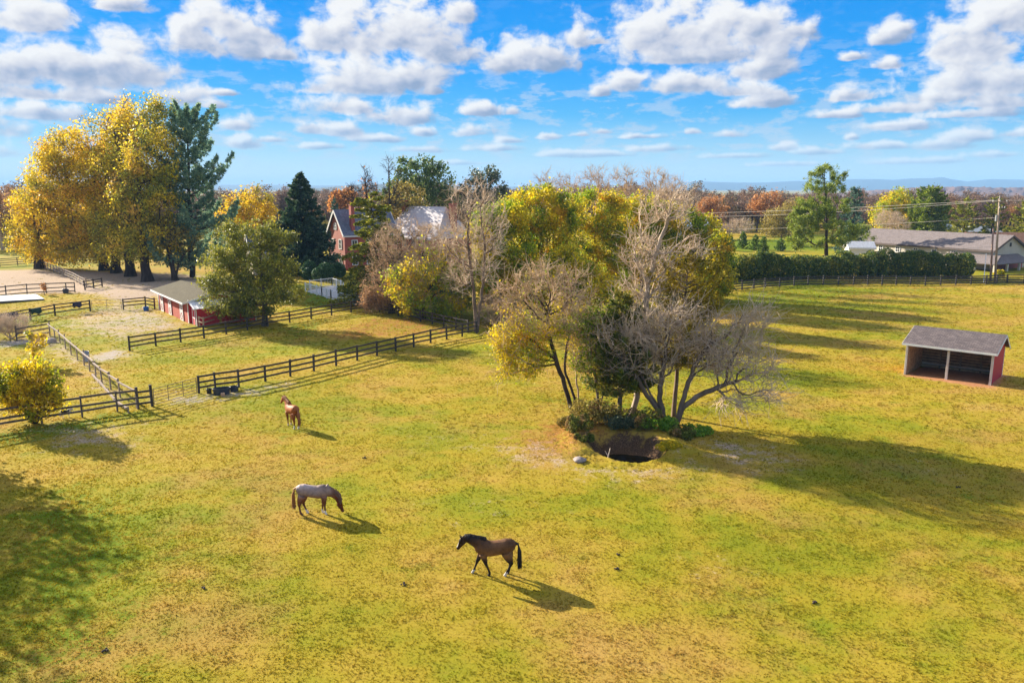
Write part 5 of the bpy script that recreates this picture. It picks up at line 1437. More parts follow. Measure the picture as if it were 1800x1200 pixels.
def gable_block(t, x0, x1, y0, y1, eh, rh, wall, roof, ov=.4, axis='x', trim=WHITE, z0=0.0, rth=.14):
    """walls and gable roof, ridge along local x"""
    ym = (y0 + y1) / 2; th = .2
    MB().box(((x0 + x1) / 2, y0 + th / 2, (eh + z0) / 2), (x1 - x0, th, eh - z0)).build('wall', wall, t)
    MB().box(((x0 + x1) / 2, y1 - th / 2, (eh + z0) / 2), (x1 - x0, th, eh - z0)).build('wall', wall, t)
    for x in (x0 + th / 2, x1 - th / 2):
        m = MB(); pr = [(y0 + th, z0), (y1 - th, z0), (y1 - th, eh), (ym, rh - .06), (y0 + th, eh)]
        m.add([(x - th / 2, y, z) for y, z in pr] + [(x + th / 2, y, z) for y, z in pr], [(4, 3, 2, 1, 0), (5, 6, 7, 8, 9)] + [(i, (i + 1) % 5, (i + 1) % 5 + 5, i + 5) for i in range(5)]); m.build('gable_wall', wall, t)
    s = (rh - eh) / ((y1 - y0) / 2); w = x1 - x0 + 2 * ov; hl = math.hypot((y1 - y0) / 2 + ov, ((y1 - y0) / 2 + ov) * s)
    part_plane('roof', (x0 - ov, y0 - ov, eh + .05 + rth - s * ov), (1, 0, 0), (0, 1, s), w, hl, rth, roof, t)
    part_plane('roof', (x1 + ov, y1 + ov, eh + .05 + rth - s * ov), (-1, 0, 0), (0, -1, s), w, hl, rth, roof, t)
    if trim:
        m = MB()
        for x in (x0 - ov - .04, x1 + ov + .04): m = MB(); m.bar((x, y0 - ov, eh - .02 - s * ov), (x, ym, rh - .02), .07, .34); m.bar((x, ym, rh - .02), (x, y1 + ov, eh - .02 - s * ov), .07, .34); m.build('barge_board', trim, t)
        for y in (y0 - ov - .03, y1 + ov + .03): MB().box(((x0 + x1) / 2, y, eh - s * ov), (w, .06, .26)).build('eave_board', trim, t)


def window(t, c, w, h, face, arch=False):
    """face: outward axis ('x-','x+','y-')"""
    cx, cy, cz = c
    def bx(mm, dx, dz, ww, hh, off, th):
        if face[0] == 'y': mm.box((cx + dx, cy - off, cz + dz), (ww, th, hh))
        else:
            sg = -1 if face[1] == '-' else 1
            mm.box((cx + sg * off, cy + dx, cz + dz), (th, ww, hh))
    f = MB()
    for s in (-1, 1): bx(f, s * w / 2, 0, .13, h + .13, .05, .10)
    for s in (-1, 1): bx(f, 0, s * h / 2, w + .13, .13, .052, .104)
    bx(f, 0, 0, .06, h, .045, .06); bx(f, 0, 0, w, .06, .047, .06)
    if arch:
        n = 10
        pts = [(w / 2 * math.cos(math.pi * i / n), h / 2 + w / 2 * math.sin(math.pi * i / n)) for i in range(n + 1)]
        for (ax, az), (bx_, bz) in zip(pts[:-1], pts[1:]):
            if face[0] == 'y': f.bar((cx + ax, cy - .06, cz + az), (cx + bx_, cy - .06, cz + bz), .1, .15)
            else:
                sg = -1 if face[1] == '-' else 1
                f.bar((cx + sg * .06, cy + ax, cz + az), (cx + sg * .06, cy + bx_, cz + bz), .1, .15)
    fo = f.build('window', WHITE, t)
    g = MB(); bx(g, 0, 0, w, h, .02, .03)
    if arch:
        if face[0] == 'y': g.poly([(cx + a, cy - .03, cz + z) for a, z in pts])
        else:
            sg = -1 if face[1] == '-' else 1
            g.poly([(cx + sg * .03, cy + a, cz + z) for a, z in pts])
    g.build('pane', GLASS, fo)


def chimney(t, x, y, z0, z1, w=.9, d=.9):
    c = MB().box((x, y, (z0 + z1) / 2), (w, d, z1 - z0)).build('chimney', BRICK, t)
    MB().box((x, y, z1 + .06), (w + .16, d + .16, .12)).build('chimney_cap', BRICK, c)


# gabled wing
Yh = 150.0
gx_, gy_, gzz = at(589, 370, Yh)
rot = math.radians(38)
h1 = gzz; h0 = ztop(411, Yh - 1.5)
t = thing('brick_house_wing', 'red brick gabled house wing with arched attic window and slate roof', 'house', (gx_, gy_, 0), rot)
gable_block(t, 0, 11, -3.4, 3.4, h0, h1, BRICK, SH_SLATEB, .35)
window(t, (0, .1, h0 + 1.1), .95, .7, 'x-', True)
for yy in (-1.7, 1.5):
    for zz in (1.7, 4.7): window(t, (0, yy, zz), 1.1, 1.7, 'x-')
for xx in (2, 5, 8):
    for zz in (1.7, 4.6): window(t, (xx, -3.4, zz), 1.1, 1.7, 'y-')
chimney(t, 2.0, -2.75, h0 + .2, h1 + 1.0, .7, .8)
# main block with hip-ended pale slate roof
x0, y0, _ = at(692, 420, 158); x1, _, _ = at(800, 420, 158)
t = thing('brick_house', 'brick house with a large pale slate roof and two end chimneys behind bare trees', 'house', ((x0 + x1) / 2, y0 + 5.5, 0), math.radians(-40))
W = (x1 - x0) / 2 + 1.6; D = 5.0; E = ztop(419, 157); R = ztop(363, 163)
for args in (((0, -D + .1, E / 2), (2 * W, .2, E)), ((0, D - .1, E / 2), (2 * W, .2, E)), ((-W + .1, 0, E / 2), (.2, 2 * D - .42, E)), ((W - .1, 0, E / 2), (.2, 2 * D - .42, E))): MB().box(*args).build('wall', BRICK, t)
rl = W - 2.2; ov = .5; a = (-W - ov, -D - ov, E); bq = (W + ov, -D - ov, E); c = (W + ov, D + ov, E); d = (-W - ov, D + ov, E); e = (-rl, 0, R); f = (rl, 0, R)
SLATE_HOUSE = paint('sunlit pale slate roof', (.58, .53, .54), .42, c2=(.44, .39, .41), scale=1.6, stretch=(1, 3, 3), spec=.5)
m = MB()
for pl in ((a, bq, f, e), (bq, c, f), (c, d, e, f), (d, a, e)): m.slab(pl, .1)
m.build('roof', SLATE_HOUSE, t)
MB().box((0, -D - ov - .05, E - .12), (2 * W + 2 * ov, .1, .28)).build('eave_board', WHITE, t)
chimney(t, -W + 1.0, .3, E + .6, ztop(354, 163), 1.3, 1.0); chimney(t, W - .6, .3, E + .6, ztop(358, 163), 1.3, 1.0)
for xx in (-4, -1.4, 1.4, 4):
    for zz in (1.6, 4.2): window(t, (xx, -D, zz), 1.0, 1.6, 'y-')

# little roof among the left trees
cx, cy, cz = at(436, 430, 141)
t = thing('cottage', 'small cottage whose blue grey roof edge shows through the pine', 'cottage', (cx, cy, 0), math.radians(30))
gable_block(t, 0, 7, -2.6, 2.6, cz - 1.0, cz + 1.7, CREAM, SH_SLATEB, .35)
window(t, (0, 0, 1.5), 1.0, 1.3, 'x-'); window(t, (2.5, -2.6, 1.5), 1.0, 1.3, 'y-')

# long roofed building on the right
ax_, ay_, az_ = at(1536, 404, 176); bx_, by_, bz_ = at(1778, 415, 150)
u = Vector((bx_ - ax_, by_ - ay_)); L = u.length
t = thing('church_hall', 'long low building with taupe shingle roof, cream gable and porch', 'hall', (ax_, ay_, 0), math.atan2(u.y, u.x))
RH = bz_; EH = ztop(441, 146)
gable_block(t, 0, L, -5.2, 5.2, EH, RH, CREAM, SH_CH, .5, trim=paint('brown fascia', (.12, .09, .08), .7))
MB().box((L + .05, 0, RH - 1.6), (.08, .5, .7)).build('vent', paint('dark vent', (.03, .03, .03), .6), t)
for xx in np.arange(2, L - 6, 4.0): window(t, (float(xx), -5.2, EH - 1.1), 1.0, 1.1, 'y-')
px0, px1 = L - 8.5, L + 3.0
PH = EH - 1.25
m = MB(); m.slab([(px0, -9.2, PH - .95), (px1, -9.2, PH - .95), (px1 - 1.5, -5.25, PH + .35), (px0, -5.25, PH + .35)], .14); m.slab([(px1, -9.2, PH - .95), (px1, 2.5, PH - .95), (px1 - 2.9, 2.5, PH + .35), (px1 - 1.5 - 1.4, -5.25, PH + .35), (px1 - 1.5, -5.25, PH + .35)][0:2] + [(px1 - 2.85, 2.5, PH + .35), (px1 - 2.85, -5.25, PH + .35)], .14)
m.build('porch_roof', SH_CH, t)
for xx, yy in ((px0 + .3, -8.9), (px0 + 4, -8.9), (px0 + 7.6, -8.9), (px1 - .3, -8.9), (px1 - .3, -5), (px1 - .3, -1.2), (px1 - .3, 2.2)): MB().box((xx, yy, (PH - 1.0) / 2), (.34, .34, PH - 1.05)).build('porch_post', CREAM, t)
MB().box((L - 5, -5.23, 1.0), (2.2, .08, 2.0)).build('door', paint('dark red door', (.14, .04, .03), .6), t)
MB().box((L + .03, .5, .55), (.08, 8, 1.1)).build('brick_base', BRICK, t)

# pale vehicles / low white building left of the long roof, seen through the pine limb
cx, cy, cz = at(1512, 432, 158)
t = thing('white_shed', 'low white building half hidden by the pine limb, left of the long roof', 'shed', (cx, cy, 0), math.radians(-8))
gable_block(t, -2.4, 2.2, -1.8, 1.8, cz - .3, cz + .7, WHITE, paint('white sheet roof', (.75, .74, .74), .5), .25)
MB().box((-.5, -2.23, .9), (1.0, .06, 1.8)).build('door', GREYWOOD, t)
# house with brown roof at the right edge
cx, cy, cz = at(1812, 440, 172)
t = thing('brown_house', 'brown roofed house cut off by the right picture edge', 'house', (cx, cy, 0), math.radians(-20))
gable_block(t, -6, 8, -4.5, 4.5, cz - .3, cz + 3.6, CREAM, SH_BR, .5)
window(t, (-3.5, -4.5, 1.5), 1.1, 1.3, 'y-'); window(t, (0, -4.5, 1.5), 1.1, 1.3, 'y-')
for i, (px, py, Y, w, lab) in enumerate([(1658, 405, 252, 8.5, 'small grey roofed house beneath the yellowish pine'), (1722, 408, 246, 10.5, 'brick house with grey hipped roofs left of the utility pole')]):
    cx, cy, cz = at(px, py, Y)
    t = thing('bungalow', lab, 'house', (cx, cy, gzf(cx, cy)), math.radians(-6)); zz = -gzf(cx, cy)
    E_ = cz + zz + .25; w2 = w / 2
    MB().box((0, -2.9, E_ / 2), (w - .8, .2, E_)).build('wall', BRICK, t); MB().box((0, 2.9, E_ / 2), (w - .8, .2, E_)).build('wall', BRICK, t)
    for s in (-1, 1): MB().box((s * (w2 - .5), 0, E_ / 2), (.2, 5.58, E_)).build('wall', BRICK, t)
    m = MB(); e_, f_ = (-w2 + 2.4, 0, E_ + 1.7), (w2 - 2.4, 0, E_ + 1.7); a, bq, c, d = (-w2, -3.4, E_), (w2, -3.4, E_), (w2, 3.4, E_), (-w2, 3.4, E_)
    for pl in ((a, bq, f_, e_), (bq, c, f_), (c, d, e_, f_), (d, a, e_)): m.slab(pl, .1)
    m.build('roof', paint('pale grey roof %d' % i, (.40, .42, .43), .6, var=.2), t)
    for xx in (-w2 * .5, w2 * .4): window(t, (xx, -3.0, E_ - 1.1), 1.3, 1.0, 'y-')
    MB().box((0, -3.03, E_ - 1.3), (1.0, .06, 2.0)).build('door', WHITE, t)
cx, cy, cz = at(1205, 394, 238)
t = thing('white_roof_barn', 'long low building with white roof showing through the yellow grove', 'barn', (cx, cy, gzf(cx, cy)), math.radians(5)); zz = -gzf(cx, cy)
gable_block(t, -6, 6, -3, 3, cz + zz - .4, cz + zz + 1.3, CREAM, paint('white metal roof', (.8, .8, .78), .45), .3)
window(t, (-2, -3, cz + zz - 1.6), 1.0, 1.0, 'y-')

# ------------------------------------------------------------------ utility poles and wires
POLE = paint('weathered pole', (.40, .31, .22), .85, c2=(.27, .20, .15), scale=2, stretch=(1, 1, .2))
x, y = G(1749, 495); tp = at(1757, 349, y)
t = thing('utility_pole', 'tall utility pole with cross arms at the right edge of the pasture', 'utility pole', (x, y, 0))
MB().tube([(0, 0, -.2), ((tp[0] - x) * .5, 0, tp[2] * .5), (tp[0] - x, 0, tp[2])], [.19, .16, .12], 10).build('pole', POLE, t, True)
H = tp[2]; dx = tp[0] - x
for z, w, r in ((H - .5, 1.15, 0), (H - 1.5, .9, .9)):
    k = MB().box((dx * .97 + r * .5, -.16, z), (2 * w - r, .10, .11)).build('cross_arm', POLE, t)
    for s in (-.95, 0, .95):
        MB().tube([(dx * .97 + r * .5 + s * (w - r / 2), -.16, z + .057), (dx * .97 + r * .5 + s * (w - r / 2), -.16, z + .26)], [.055, .035], 8).build('insulator', WHITE, k)
MB().tube([(dx * .85 - .28, 0, H - 3.6), (dx * .85 - .28, 0, H - 2.6)], .16, 10).build('transformer', paint('grey can', (.35, .36, .36), .5), t)
MB().tube([(dx, 0, H), (dx, 0, H + .45)], .03, 6).build('top_pin', WHITE, t)
x2, y2 = G(1741, 494); tp2 = at(1746, 402, y2)
t = thing('pole_stub', 'short bare pole just left of the tall utility pole', 'pole', (x2, y2, 0))
MB().tube([(0, 0, -.2), (tp2[0] - x2, 0, tp2[2])], [.17, .13], 10).build('pole', paint('reddish pole', (.36, .23, .18), .85, c2=(.25, .16, .12), scale=2), t, True)
MB().box(((tp2[0] - x2), 0, tp2[2] + .03), (.2, .2, .05)).build('cap', STEEL, t)
x3, y3 = G(1729, 496); tp3 = at(1745, 447, y3)
o = MB().tube([(x3, y3, 0), (tp3[0], y2 + .2, tp3[2])], .06, 8).build('guy_guard', WHITE); tag(o, 'pale sloping guy guard leaning on the short pole', 'guy wire')
WR = paint('bright wire', (.55, .50, .45), .4, var=.1)
def wire(label, p, q, sag, r=.026):
    p = Vector(p); q = Vector(q)
    pts = [p.lerp(q, i / 24) - Vector((0, 0, 4 * sag * (i / 24) * (1 - i / 24))) for i in range(25)]
    tag(MB().tube(pts, r, 5).build('power_line', WR), label, 'wire', 'wires of the utility pole')
top_ = (tp[0], y - .16, H - .1)
wire('upper pale wire from the pole top leftwards past the tall pine', (tp[0] - .9, y - .16, H - .25), at(1120, 377, 205), .4)
wire('second pale wire just under the upper one', (tp[0] + .3, y - .16, H - .25), at(1120, 381, 200), .9)
wire('lower thin wire crossing in front of the rounded olive tree', (tp[0] - .1, y - .2, H - 3.0), at(1180, 404, 190), .5, .02)
wire('wire from the pole top off to the right', (tp[0] + .9, y - .16, H - .25), at(1990, 345, 118), .3)
wire('lowest wire crossing the taupe roof to the right', at(1560, 438, 140), (tp[0] + .1, y - .2, H - 7.6), .25, .018)
x, y = G(1774, 491)
bush('yellow_bush', 'small round yellow bush below the hall porch', x, y + 3, .95, .95, 1.5, 151, LF_BUSH, 1500, .2)
for i, px in enumerate((1560, 1650, 1690)):
    pass

# ------------------------------------------------------------------ small things
RUB = paint('dark blue rubber', (.022, .030, .05), .45, c2=(.04, .05, .075), scale=6, spec=.5)
def tub(name, label, x, y, rx, ry, h, rz, mat=RUB, flare=1.15, cat='trough'):
    t = thing(name, label, cat, (x, y, gzf(x, y)), rz)
    n = 28; out_b, out_t, in_t, in_b = [], [], [], []
    for i in range(n):
        a = 2 * math.pi * i / n; c_, s_ = math.cos(a), math.sin(a)
        c_ = math.copysign(abs(c_) ** .8, c_); s_ = math.copysign(abs(s_) ** .8, s_)
        out_b.append((rx * c_, ry * s_, .0)); out_t.append((rx * flare * c_, ry * flare * s_, h)); in_t.append((rx * (flare - .09) * c_, ry * (flare - .09 * rx / ry) * s_, h)); in_b.append((rx * .92 * c_, ry * .9 * s_, .06))
    m = MB(); V = out_b + out_t + in_t + in_b; F = []
    for r in range(3):
        for i in range(n): F.append((r * n + i, r * n + (i + 1) % n, (r + 1) * n + (i + 1) % n, (r + 1) * n + i))
    F.append(tuple(range(n))[::-1]); F.append(tuple(3 * n + i for i in range(n)))
    m.add(V, F); m.build('shell', mat, t)
    r = MB(); r.tube([(rx * flare * math.cos(2 * math.pi * i / 40), ry * flare * math.sin(2 * math.pi * i / 40), h) for i in range(41)], .028, 6, False); r.build('rim', mat, t)
    return t


x, y = G(390, 694); an = math.radians(24)
t = tub('water_trough', 'dark blue oval water trough in front of the black fence', x, y, .55, .33, .46, an)
w_ = MB().poly([(.51 * math.cos(a), .30 * math.sin(a), .38) for a in np.linspace(0, 6.28, 24, endpoint=False)]).build('trough_water', bpy.data.materials['still dark water'], t)
x, y = G(412, 689); tub('feed_tub', 'small round dark tub right of the water trough', x, y, .27, .27, .36, 0, cat='tub')
x, y = G(368, 693); t = tub('bucket', 'small black bucket beside the gate end of the black fence', x, y, .16, .16, .34, 0, paint('black bucket', (.03, .025, .022), .5), cat='bucket')
MB().tube([(.17 * math.cos(a), 0, .34 + .16 * math.sin(a)) for a in np.linspace(0, math.pi, 12)], .012, 5).build('handle', STEEL, t)
x, y = G(392, 698); t = tag(MB().box((x, y, gzf(x, y) + .13), (.28, .28, .26), .4).build('salt_block', paint('tan salt', (.55, .33, .2), .8), None, bevel=.04), 'tan mineral block on the ground in front of the trough', 'salt block')
x, y = G(148, 634); t = tub('drum', 'blue drum standing against the mesh fence post', x + .2, y, .26, .26, .88, 0, paint('blue drum', (.12, .17, .30), .5, c2=(.4, .42, .48), scale=2), 1.02, 'drum')
x, y = G(257, 545); tub('bucket', 'bright blue tub by the black panel left of the stable', x, y, .28, .28, .5, 0, paint('bright blue plastic', (.02, .13, .42), .4), cat='tub')
x, y = G(118, 516); tub('muck_tub', 'dark tub leaning by the sand paddock fence', x, y - .3, .35, .35, .6, 0, RUB, cat='tub')
# dark blankets over the yard fence
def blanket(px, py, w, label, c):
    x, y = G(px, py); rz = math.atan2(G(159, 547)[1] - G(97, 555)[1], G(159, 547)[0] - G(97, 555)[0])
    m = MB(); nx_, nz = 9, 12; V = []; F = []
    for j in range(nz + 1):
        s = j / nz * 2 - 1
        for i in range(nx_ + 1):
            u_ = i / nx_ - .5
            yy = math.copysign(.09 + .03 * abs(s), s) if abs(s) > .12 else s * .7
            V.append((u_ * w * (1 + .1 * abs(s)), yy + .02 * math.sin(u_ * 17 + j), 1.36 - .7 * max(0, abs(s) - .08) * (1 + .15 * math.sin(u_ * 9)) * (1 if s < 0 else .8)))
    for j in range(nz):
        for i in range(nx_): a = j * (nx_ + 1) + i; F.append((a, a + 1, a + nx_ + 2, a + nx_ + 1))
    m.add(V, F); o = m.build('horse_blanket', paint('dark cloth ' + label[:8], c, .9, var=.4, scale=4), None, True)
    o.location = (x, y, gzf(x, y)); o.rotation_euler = (0, 0, rz)
    o.modifiers.new('thickness', 'SOLIDIFY').thickness = .03
    tag(o, label, 'blanket')
blanket(137, 550, .95, 'dark horse blanket over the yard fence near the wire gate', (.05, .05, .09))
blanket(18, 571, 1.8, 'wide dark blanket over the left end of the yard fence', (.035, .035, .07))
blanket(65, 561, 1.1, 'greenish blanket over the middle of the yard fence', (.03, .07, .06))
# white slab
P4 = [G(-60, 527), G(63, 520.5), G(78, 529), G(-60, 537)]
m = MB().slab([(px_, py_, .34) for px_, py_ in P4], .10); o = m.build('slab_top', WHITE)
t = thing('low_platform', 'low white flat topped platform beside the thin brown fence', 'platform', (P4[1][0], P4[1][1], 0)); o.parent = t; o.matrix_parent_inverse = Matrix.Translation((-P4[1][0], -P4[1][1], 0))
m = MB()
cxm = sum(p[0] for p in P4) / 4; cym = sum(p[1] for p in P4) / 4
m.slab([((a - cxm) * .97 + cxm - P4[1][0], (bq - cym) * .94 + cym - P4[1][1], .236) for a, bq in P4], .30).build('plinth', DARKWOOD, t)


def stone(label, px, py, r, c, seed):
    rng = np.random.default_rng(seed); x, y = G(px, py)
    me = bpy.data.meshes.new('stone'); import bmesh
    bm = bmesh.new(); bmesh.ops.create_icosphere(bm, subdivisions=3, radius=1)
    ph = rng.uniform(0, 6, 6)
    for v in bm.verts:
        d = 1 + .13 * math.sin(v.co.x * 3 + ph[0]) + .1 * math.sin(v.co.y * 4 + ph[1]) + .08 * math.sin(v.co.z * 5 + ph[2])
        v.co = Vector((v.co.x * r * 1.35, v.co.y * r, v.co.z * r * .75)) * d
    for f in bm.faces: f.smooth = True
    bm.to_mesh(me); bm.free()
    o = put('boulder', me, paint('stone %d' % seed, c, .9, bump=.5, scale=4)); o.location = (x, y, gzf(x, y) + r * .35)
    tag(o, label, 'stone')
stone('rounded pale grey stone on the grass left of the pit', 1020, 813, .27, (.33, .28, .26), 1)
stone('pale stone at the top end of the mesh fence', 92, 602, .36, (.5, .40, .34), 2)
DUNG = paint('dung', (.055, .04, .03), .95)
for i, (px, py) in enumerate([(710, 1030), (1431, 1055), (1683, 855), (640, 803), (1085, 975), (186, 1148), (360, 1040), (1085, 1000)]):
    x, y = G(px, py); m = MB()
    r_ = random.Random(i)
    me = bpy.data.meshes.new('dung_pile'); import bmesh
    bm = bmesh.new()
    for k in range(7):
        mt = Matrix.Translation((r_.gauss(0, .05), r_.gauss(0, .045), .02 + .02 * r_.random())) @ Matrix.Diagonal((.042, .038, .03, 1))
        bmesh.ops.create_icosphere(bm, subdivisions=2, radius=1, matrix=mt)
    bm.to_mesh(me); bm.free()
    o = put('dung_pile', me, DUNG); o.location = (x, y, gzf(x, y) + .01)
    tag(o, 'small dark dung pile lying in the pasture grass', 'dung', 'dung piles in the pasture')
x, y = G(1062, 800)
o = put('fallen_branch', (lambda A: (A.tubes([(np.array([(0, 0, -.3), (.25, .1, .25), (.35, .1, .75)]), np.array([.04, .035, .02])), (np.array([(.25, .1, .25), (.05, .1, .6)]), np.array([.025, .012]))], 6), A.mesh('fallen_branch', True))[1])(Arr()), BARK_T)
o.location = (x, y, -.35); tag(o, 'pale dead forked branch sticking up in the pit', 'branch')

# ------------------------------------------------------------------ animals
def coatmat(name):
    m, nt, out = newmat(name); N = NT(nt)
    a = N.n('ShaderNodeAttribute', attribute_name='coat').outputs['Color']
    tc = N.n('ShaderNodeTexCoord').outputs['Object']
    no = N.math('ADD', N.math('MULTIPLY', N.noise(tc, 4.5, 4, .6), .6), N.math('MULTIPLY', N.noise(tc, 26, 3, .7), .4))
    c = N.mix(1.0, a, N.ramp(no, [(.36, (.62, .60, .58)), (.5, (1, 1, 1)), (.64, (1.35, 1.3, 1.22))]), 'MULTIPLY')
    b = N.n('ShaderNodeBsdfPrincipled', {'Base Color': c, 'Roughness': .62, 'Specular IOR Level': .18})
    nt.links.new(b.outputs[0], out.inputs[0])
    return m


COAT = coatmat('horse coat')


def loft(m, secs, k=14):
    """closed ellipse loft: (centre, side half width, up half height) with tangent-following sections"""
    C = [Vector(s[0]) for s in secs]; vs = []
    for i, s in enumerate(secs):
        t = (C[min(i + 1, len(C) - 1)] - C[max(i - 1, 0)]).normalized()
        side = Vector((0, 1, 0)); side = (side - t * side.dot(t)).normalized(); up = t.cross(side).normalized()
        for j in range(k):
            a = 2 * math.pi * j / k
            vs.append(C[i] + side * (math.cos(a) * s[1]) + up * (math.sin(a) * s[2]))
    fs = []
    for i in range(len(secs) - 1):
        for j in range(k): fs.append((i * k + j, i * k + (j + 1) % k, (i + 1) * k + (j + 1) % k, (i + 1) * k + j))
    fs.append(tuple(range(k))[::-1]); fs.append(tuple((len(secs) - 1) * k + j for j in range(k)))
    m.add(vs, fs)


def horse(name, label, x, y, rz, scale, poll, muzzle, fronts, hinds, colour, mane_c, tail_c, neck_base=(.50, 1.24), cat='horse', tail_swing=0.0, cresty=1.0, headturn=0.0):
    """faces local +x; fronts/hinds: for side -1 (right, -y) and +1: list of joint (x,z) from elbow/stifle to hoof"""
    t = thing(name, label, cat, (x, y, gzf(x, y)), rz)
    t.scale = (scale,) * 3
    m = MB()
    loft(m, [((x_, 0, z_), w, h) for x_, z_, w, h in ((-.86, 1.20, .08, .12), (-.80, 1.22, .17, .21), (-.68, 1.235, .245, .275), (-.52, 1.225, .275, .30), (-.32, 1.18, .26, .295), (-.10, 1.14, .275, .30), (.12, 1.11, .285, .315), (.30, 1.13, .262, .335), (.46, 1.155, .235, .335), (.60, 1.14, .20, .27), (.70, 1.12, .13, .18), (.75, 1.11, .06, .09))], 18)
    nb = Vector((neck_base[0], 0, neck_base[1])); pl = Vector(poll); mz = Vector(muzzle)
    d = pl - nb
    bow = Vector((0, 0, .06)) if d.z > -.3 else Vector((.10, 0, .06))
    mid1, mid2 = nb.lerp(pl, .35) + bow, nb.lerp(pl, .7) + bow
    loft(m, [(nb - d * .22, .20, .30), (nb + d * .04, .185, .285), (mid1, .135, .215), (mid2, .10, .165), (pl - d.normalized() * .02, .085, .13), (pl + (mz - pl) * .12, .08, .11)])
    hd = mz - pl
    n_ = Vector((hd.z, 0, -hd.x)).normalized()
    if n_.z > 0: n_ = -n_           # jaw side
    if abs(n_.z) < .2 and n_.x > 0: n_ = -n_
    loft(m, [(pl - hd * .06, .06, .07), (pl + hd * .06, .098, .115), (pl + hd * .28 + n_ * .035, .105, .15), (pl + hd * .48 + n_ * .02, .082, .115), (pl + hd * .70 + n_ * .01, .063, .082), (pl + hd * .90, .062, .075), (pl + hd * 1.0, .05, .055)])
    for s in (-1, 1):
        e0 = pl + Vector((0, s * .055, 0)) - n_ * .07 - hd * .02
        e1 = e0 - n_ * .13 - hd * .10 + Vector((0, s * .025, 0)); loft(m, [(e0, .032, .026), (e0.lerp(e1, .5), .034, .022), (e1, .008, .008)], 8)
    for legs, hind in ((fronts, False), (hinds, True)):
        for s, J in zip((-1, 1), legs):
            off = (.135, .125, .115, .112, .112) if not hind else (.145, .15, .125, .115, .115)
            if hind:
                rad = [(.15, .21), (.125, .165), (.062, .078), (.046, .056), (.040, .046), (.048, .055), (.050, .060), (.060, .072)]
            else:
                rad = [(.10, .17), (.085, .115), (.058, .066), (.044, .048), (.038, .042), (.046, .052), (.046, .055), (.058, .070)]
            (ax, az), (bx_, bz), (cx, cz), (dx, dz), (ex, ez) = J
            P = [(ax, s * off[0], az), ((ax + bx_) / 2, s * (off[0] + off[1]) / 2, (az + bz) / 2), (bx_, s * off[1], bz), (bx_ + (cx - bx_) * .25, s * off[2], bz + (cz - bz) * .25), (bx_ + (cx - bx_) * .7, s * off[2], bz + (cz - bz) * .7), (cx, s * off[3], cz), (dx, s * off[4], dz), (ex, s * off[4], ez)]
            loft(m, [(p, r[0], r[1]) for p, r in zip(P, rad)], 10)
    me = bpy.data.meshes.new('body'); me.from_pydata(m.v, [], m.f); me.update()
    o = bpy.data.objects.new('body', me); link(o)
    r = o.modifiers.new('r', 'REMESH'); r.mode = 'VOXEL'; r.voxel_size = .017
    sm = o.modifiers.new('s', 'SMOOTH'); sm.iterations = 5; sm.factor = .5
    dg = bpy.context.evaluated_depsgraph_get(); me2 = bpy.data.meshes.new_from_object(o.evaluated_get(dg))
    bpy.data.objects.remove(o)
    me2.name = 'body'
    me2.polygons.foreach_set('use_smooth', [True] * len(me2.polygons))
    n = len(me2.vertices); co_ = np.empty(n * 3, np.float32); me2.vertices.foreach_get('co', co_); co_ = co_.reshape(-1, 3)
    C = colour(co_, np.array(pl), np.array(mz))
    ca = me2.attributes.new('coat', 'FLOAT_COLOR', 'POINT'); ca.data.foreach_set('color', np.concatenate([C, np.ones((n, 1))], 1).astype(np.float32).ravel())
    me2.materials.clear()
    put('body', me2, COAT, t)
    # mane: many strands falling on one side of the crest, and a forelock
    rng = np.random.default_rng(int(abs(x) * 100)); A = Arr(); polys = []
    crest = [nb + Vector((-.18, 0, .27)), nb.lerp(pl, .15) + bow * .5 + Vector((-.03, 0, .26)), mid1, mid2, pl]
    perp = Vector((-d.z, 0, d.x)).normalized()
    if perp.z < 0 and abs(d.z) < abs(d.x) * 3: perp = -perp
    if d.z < -.5: perp = Vector((-d.z, 0, d.x)).normalized()
    for i in range(260):
        f = rng.random(); k = f * (len(crest) - 1); j = min(int(k), len(crest) - 2)
        p = crest[j].lerp(crest[j + 1], k - j); p = Vector(p)
        if j >= 2: p = p + perp * (.20 - .07 * (k - 2) / 2)
        elif j == 1: p = p.lerp(p + perp * .19, k - 1)
        s = rng.choice((-1, 1), p=(.75, .25)); L = rng.uniform(.10, .24)
        q = [p, p + perp * .035 + Vector((0, s * .04, 0)), p + Vector((rng.normal(0, .03), s * .10, -L * .6)) , p + Vector((rng.normal(0, .04), s * .12, -L * 1.1))]
        polys.append((np.array([tuple(v) for v in q]), np.array([.014, .018, .012, .004])))
    A.tubes(polys, 4); put('mane', A.mesh('mane', True), paint(name + ' mane', mane_c, .6, scale=9), t)
    A = Arr(); polys = []
    for i in range(170):
        a = rng.uniform(0, 6.28); rr = rng.uniform(0, 1) ** .5
        L = rng.uniform(.85, 1.22)
        b0 = np.array((-.84, 0, 1.36)) + np.array((0, math.cos(a) * .03 * rr, math.sin(a) * .03 * rr))
        p1 = np.array((-.97, math.cos(a) * .05 * rr + tail_swing * .2, 1.28 + math.sin(a) * .03)); p2 = np.array((-1.02 + math.sin(a) * .06 * rr, math.cos(a) * .075 * rr + tail_swing * .6, 1.0)); p3 = np.array((-1.02 + math.sin(a) * .08 * rr, math.cos(a) * .085 * rr + tail_swing, 1.32 - .72 * L)); p4 = p3 + np.array((rng.normal(0, .03), rng.normal(0, .02), -.16 * L))
        polys.append((np.array([b0, p1, p2, p3, p4]), np.array([.02, .022, .02, .014, .004])))
    A.tubes(polys, 4); put('tail', A.mesh('tail', True), paint(name + ' tail', tail_c, .6, scale=9), t)
    return t


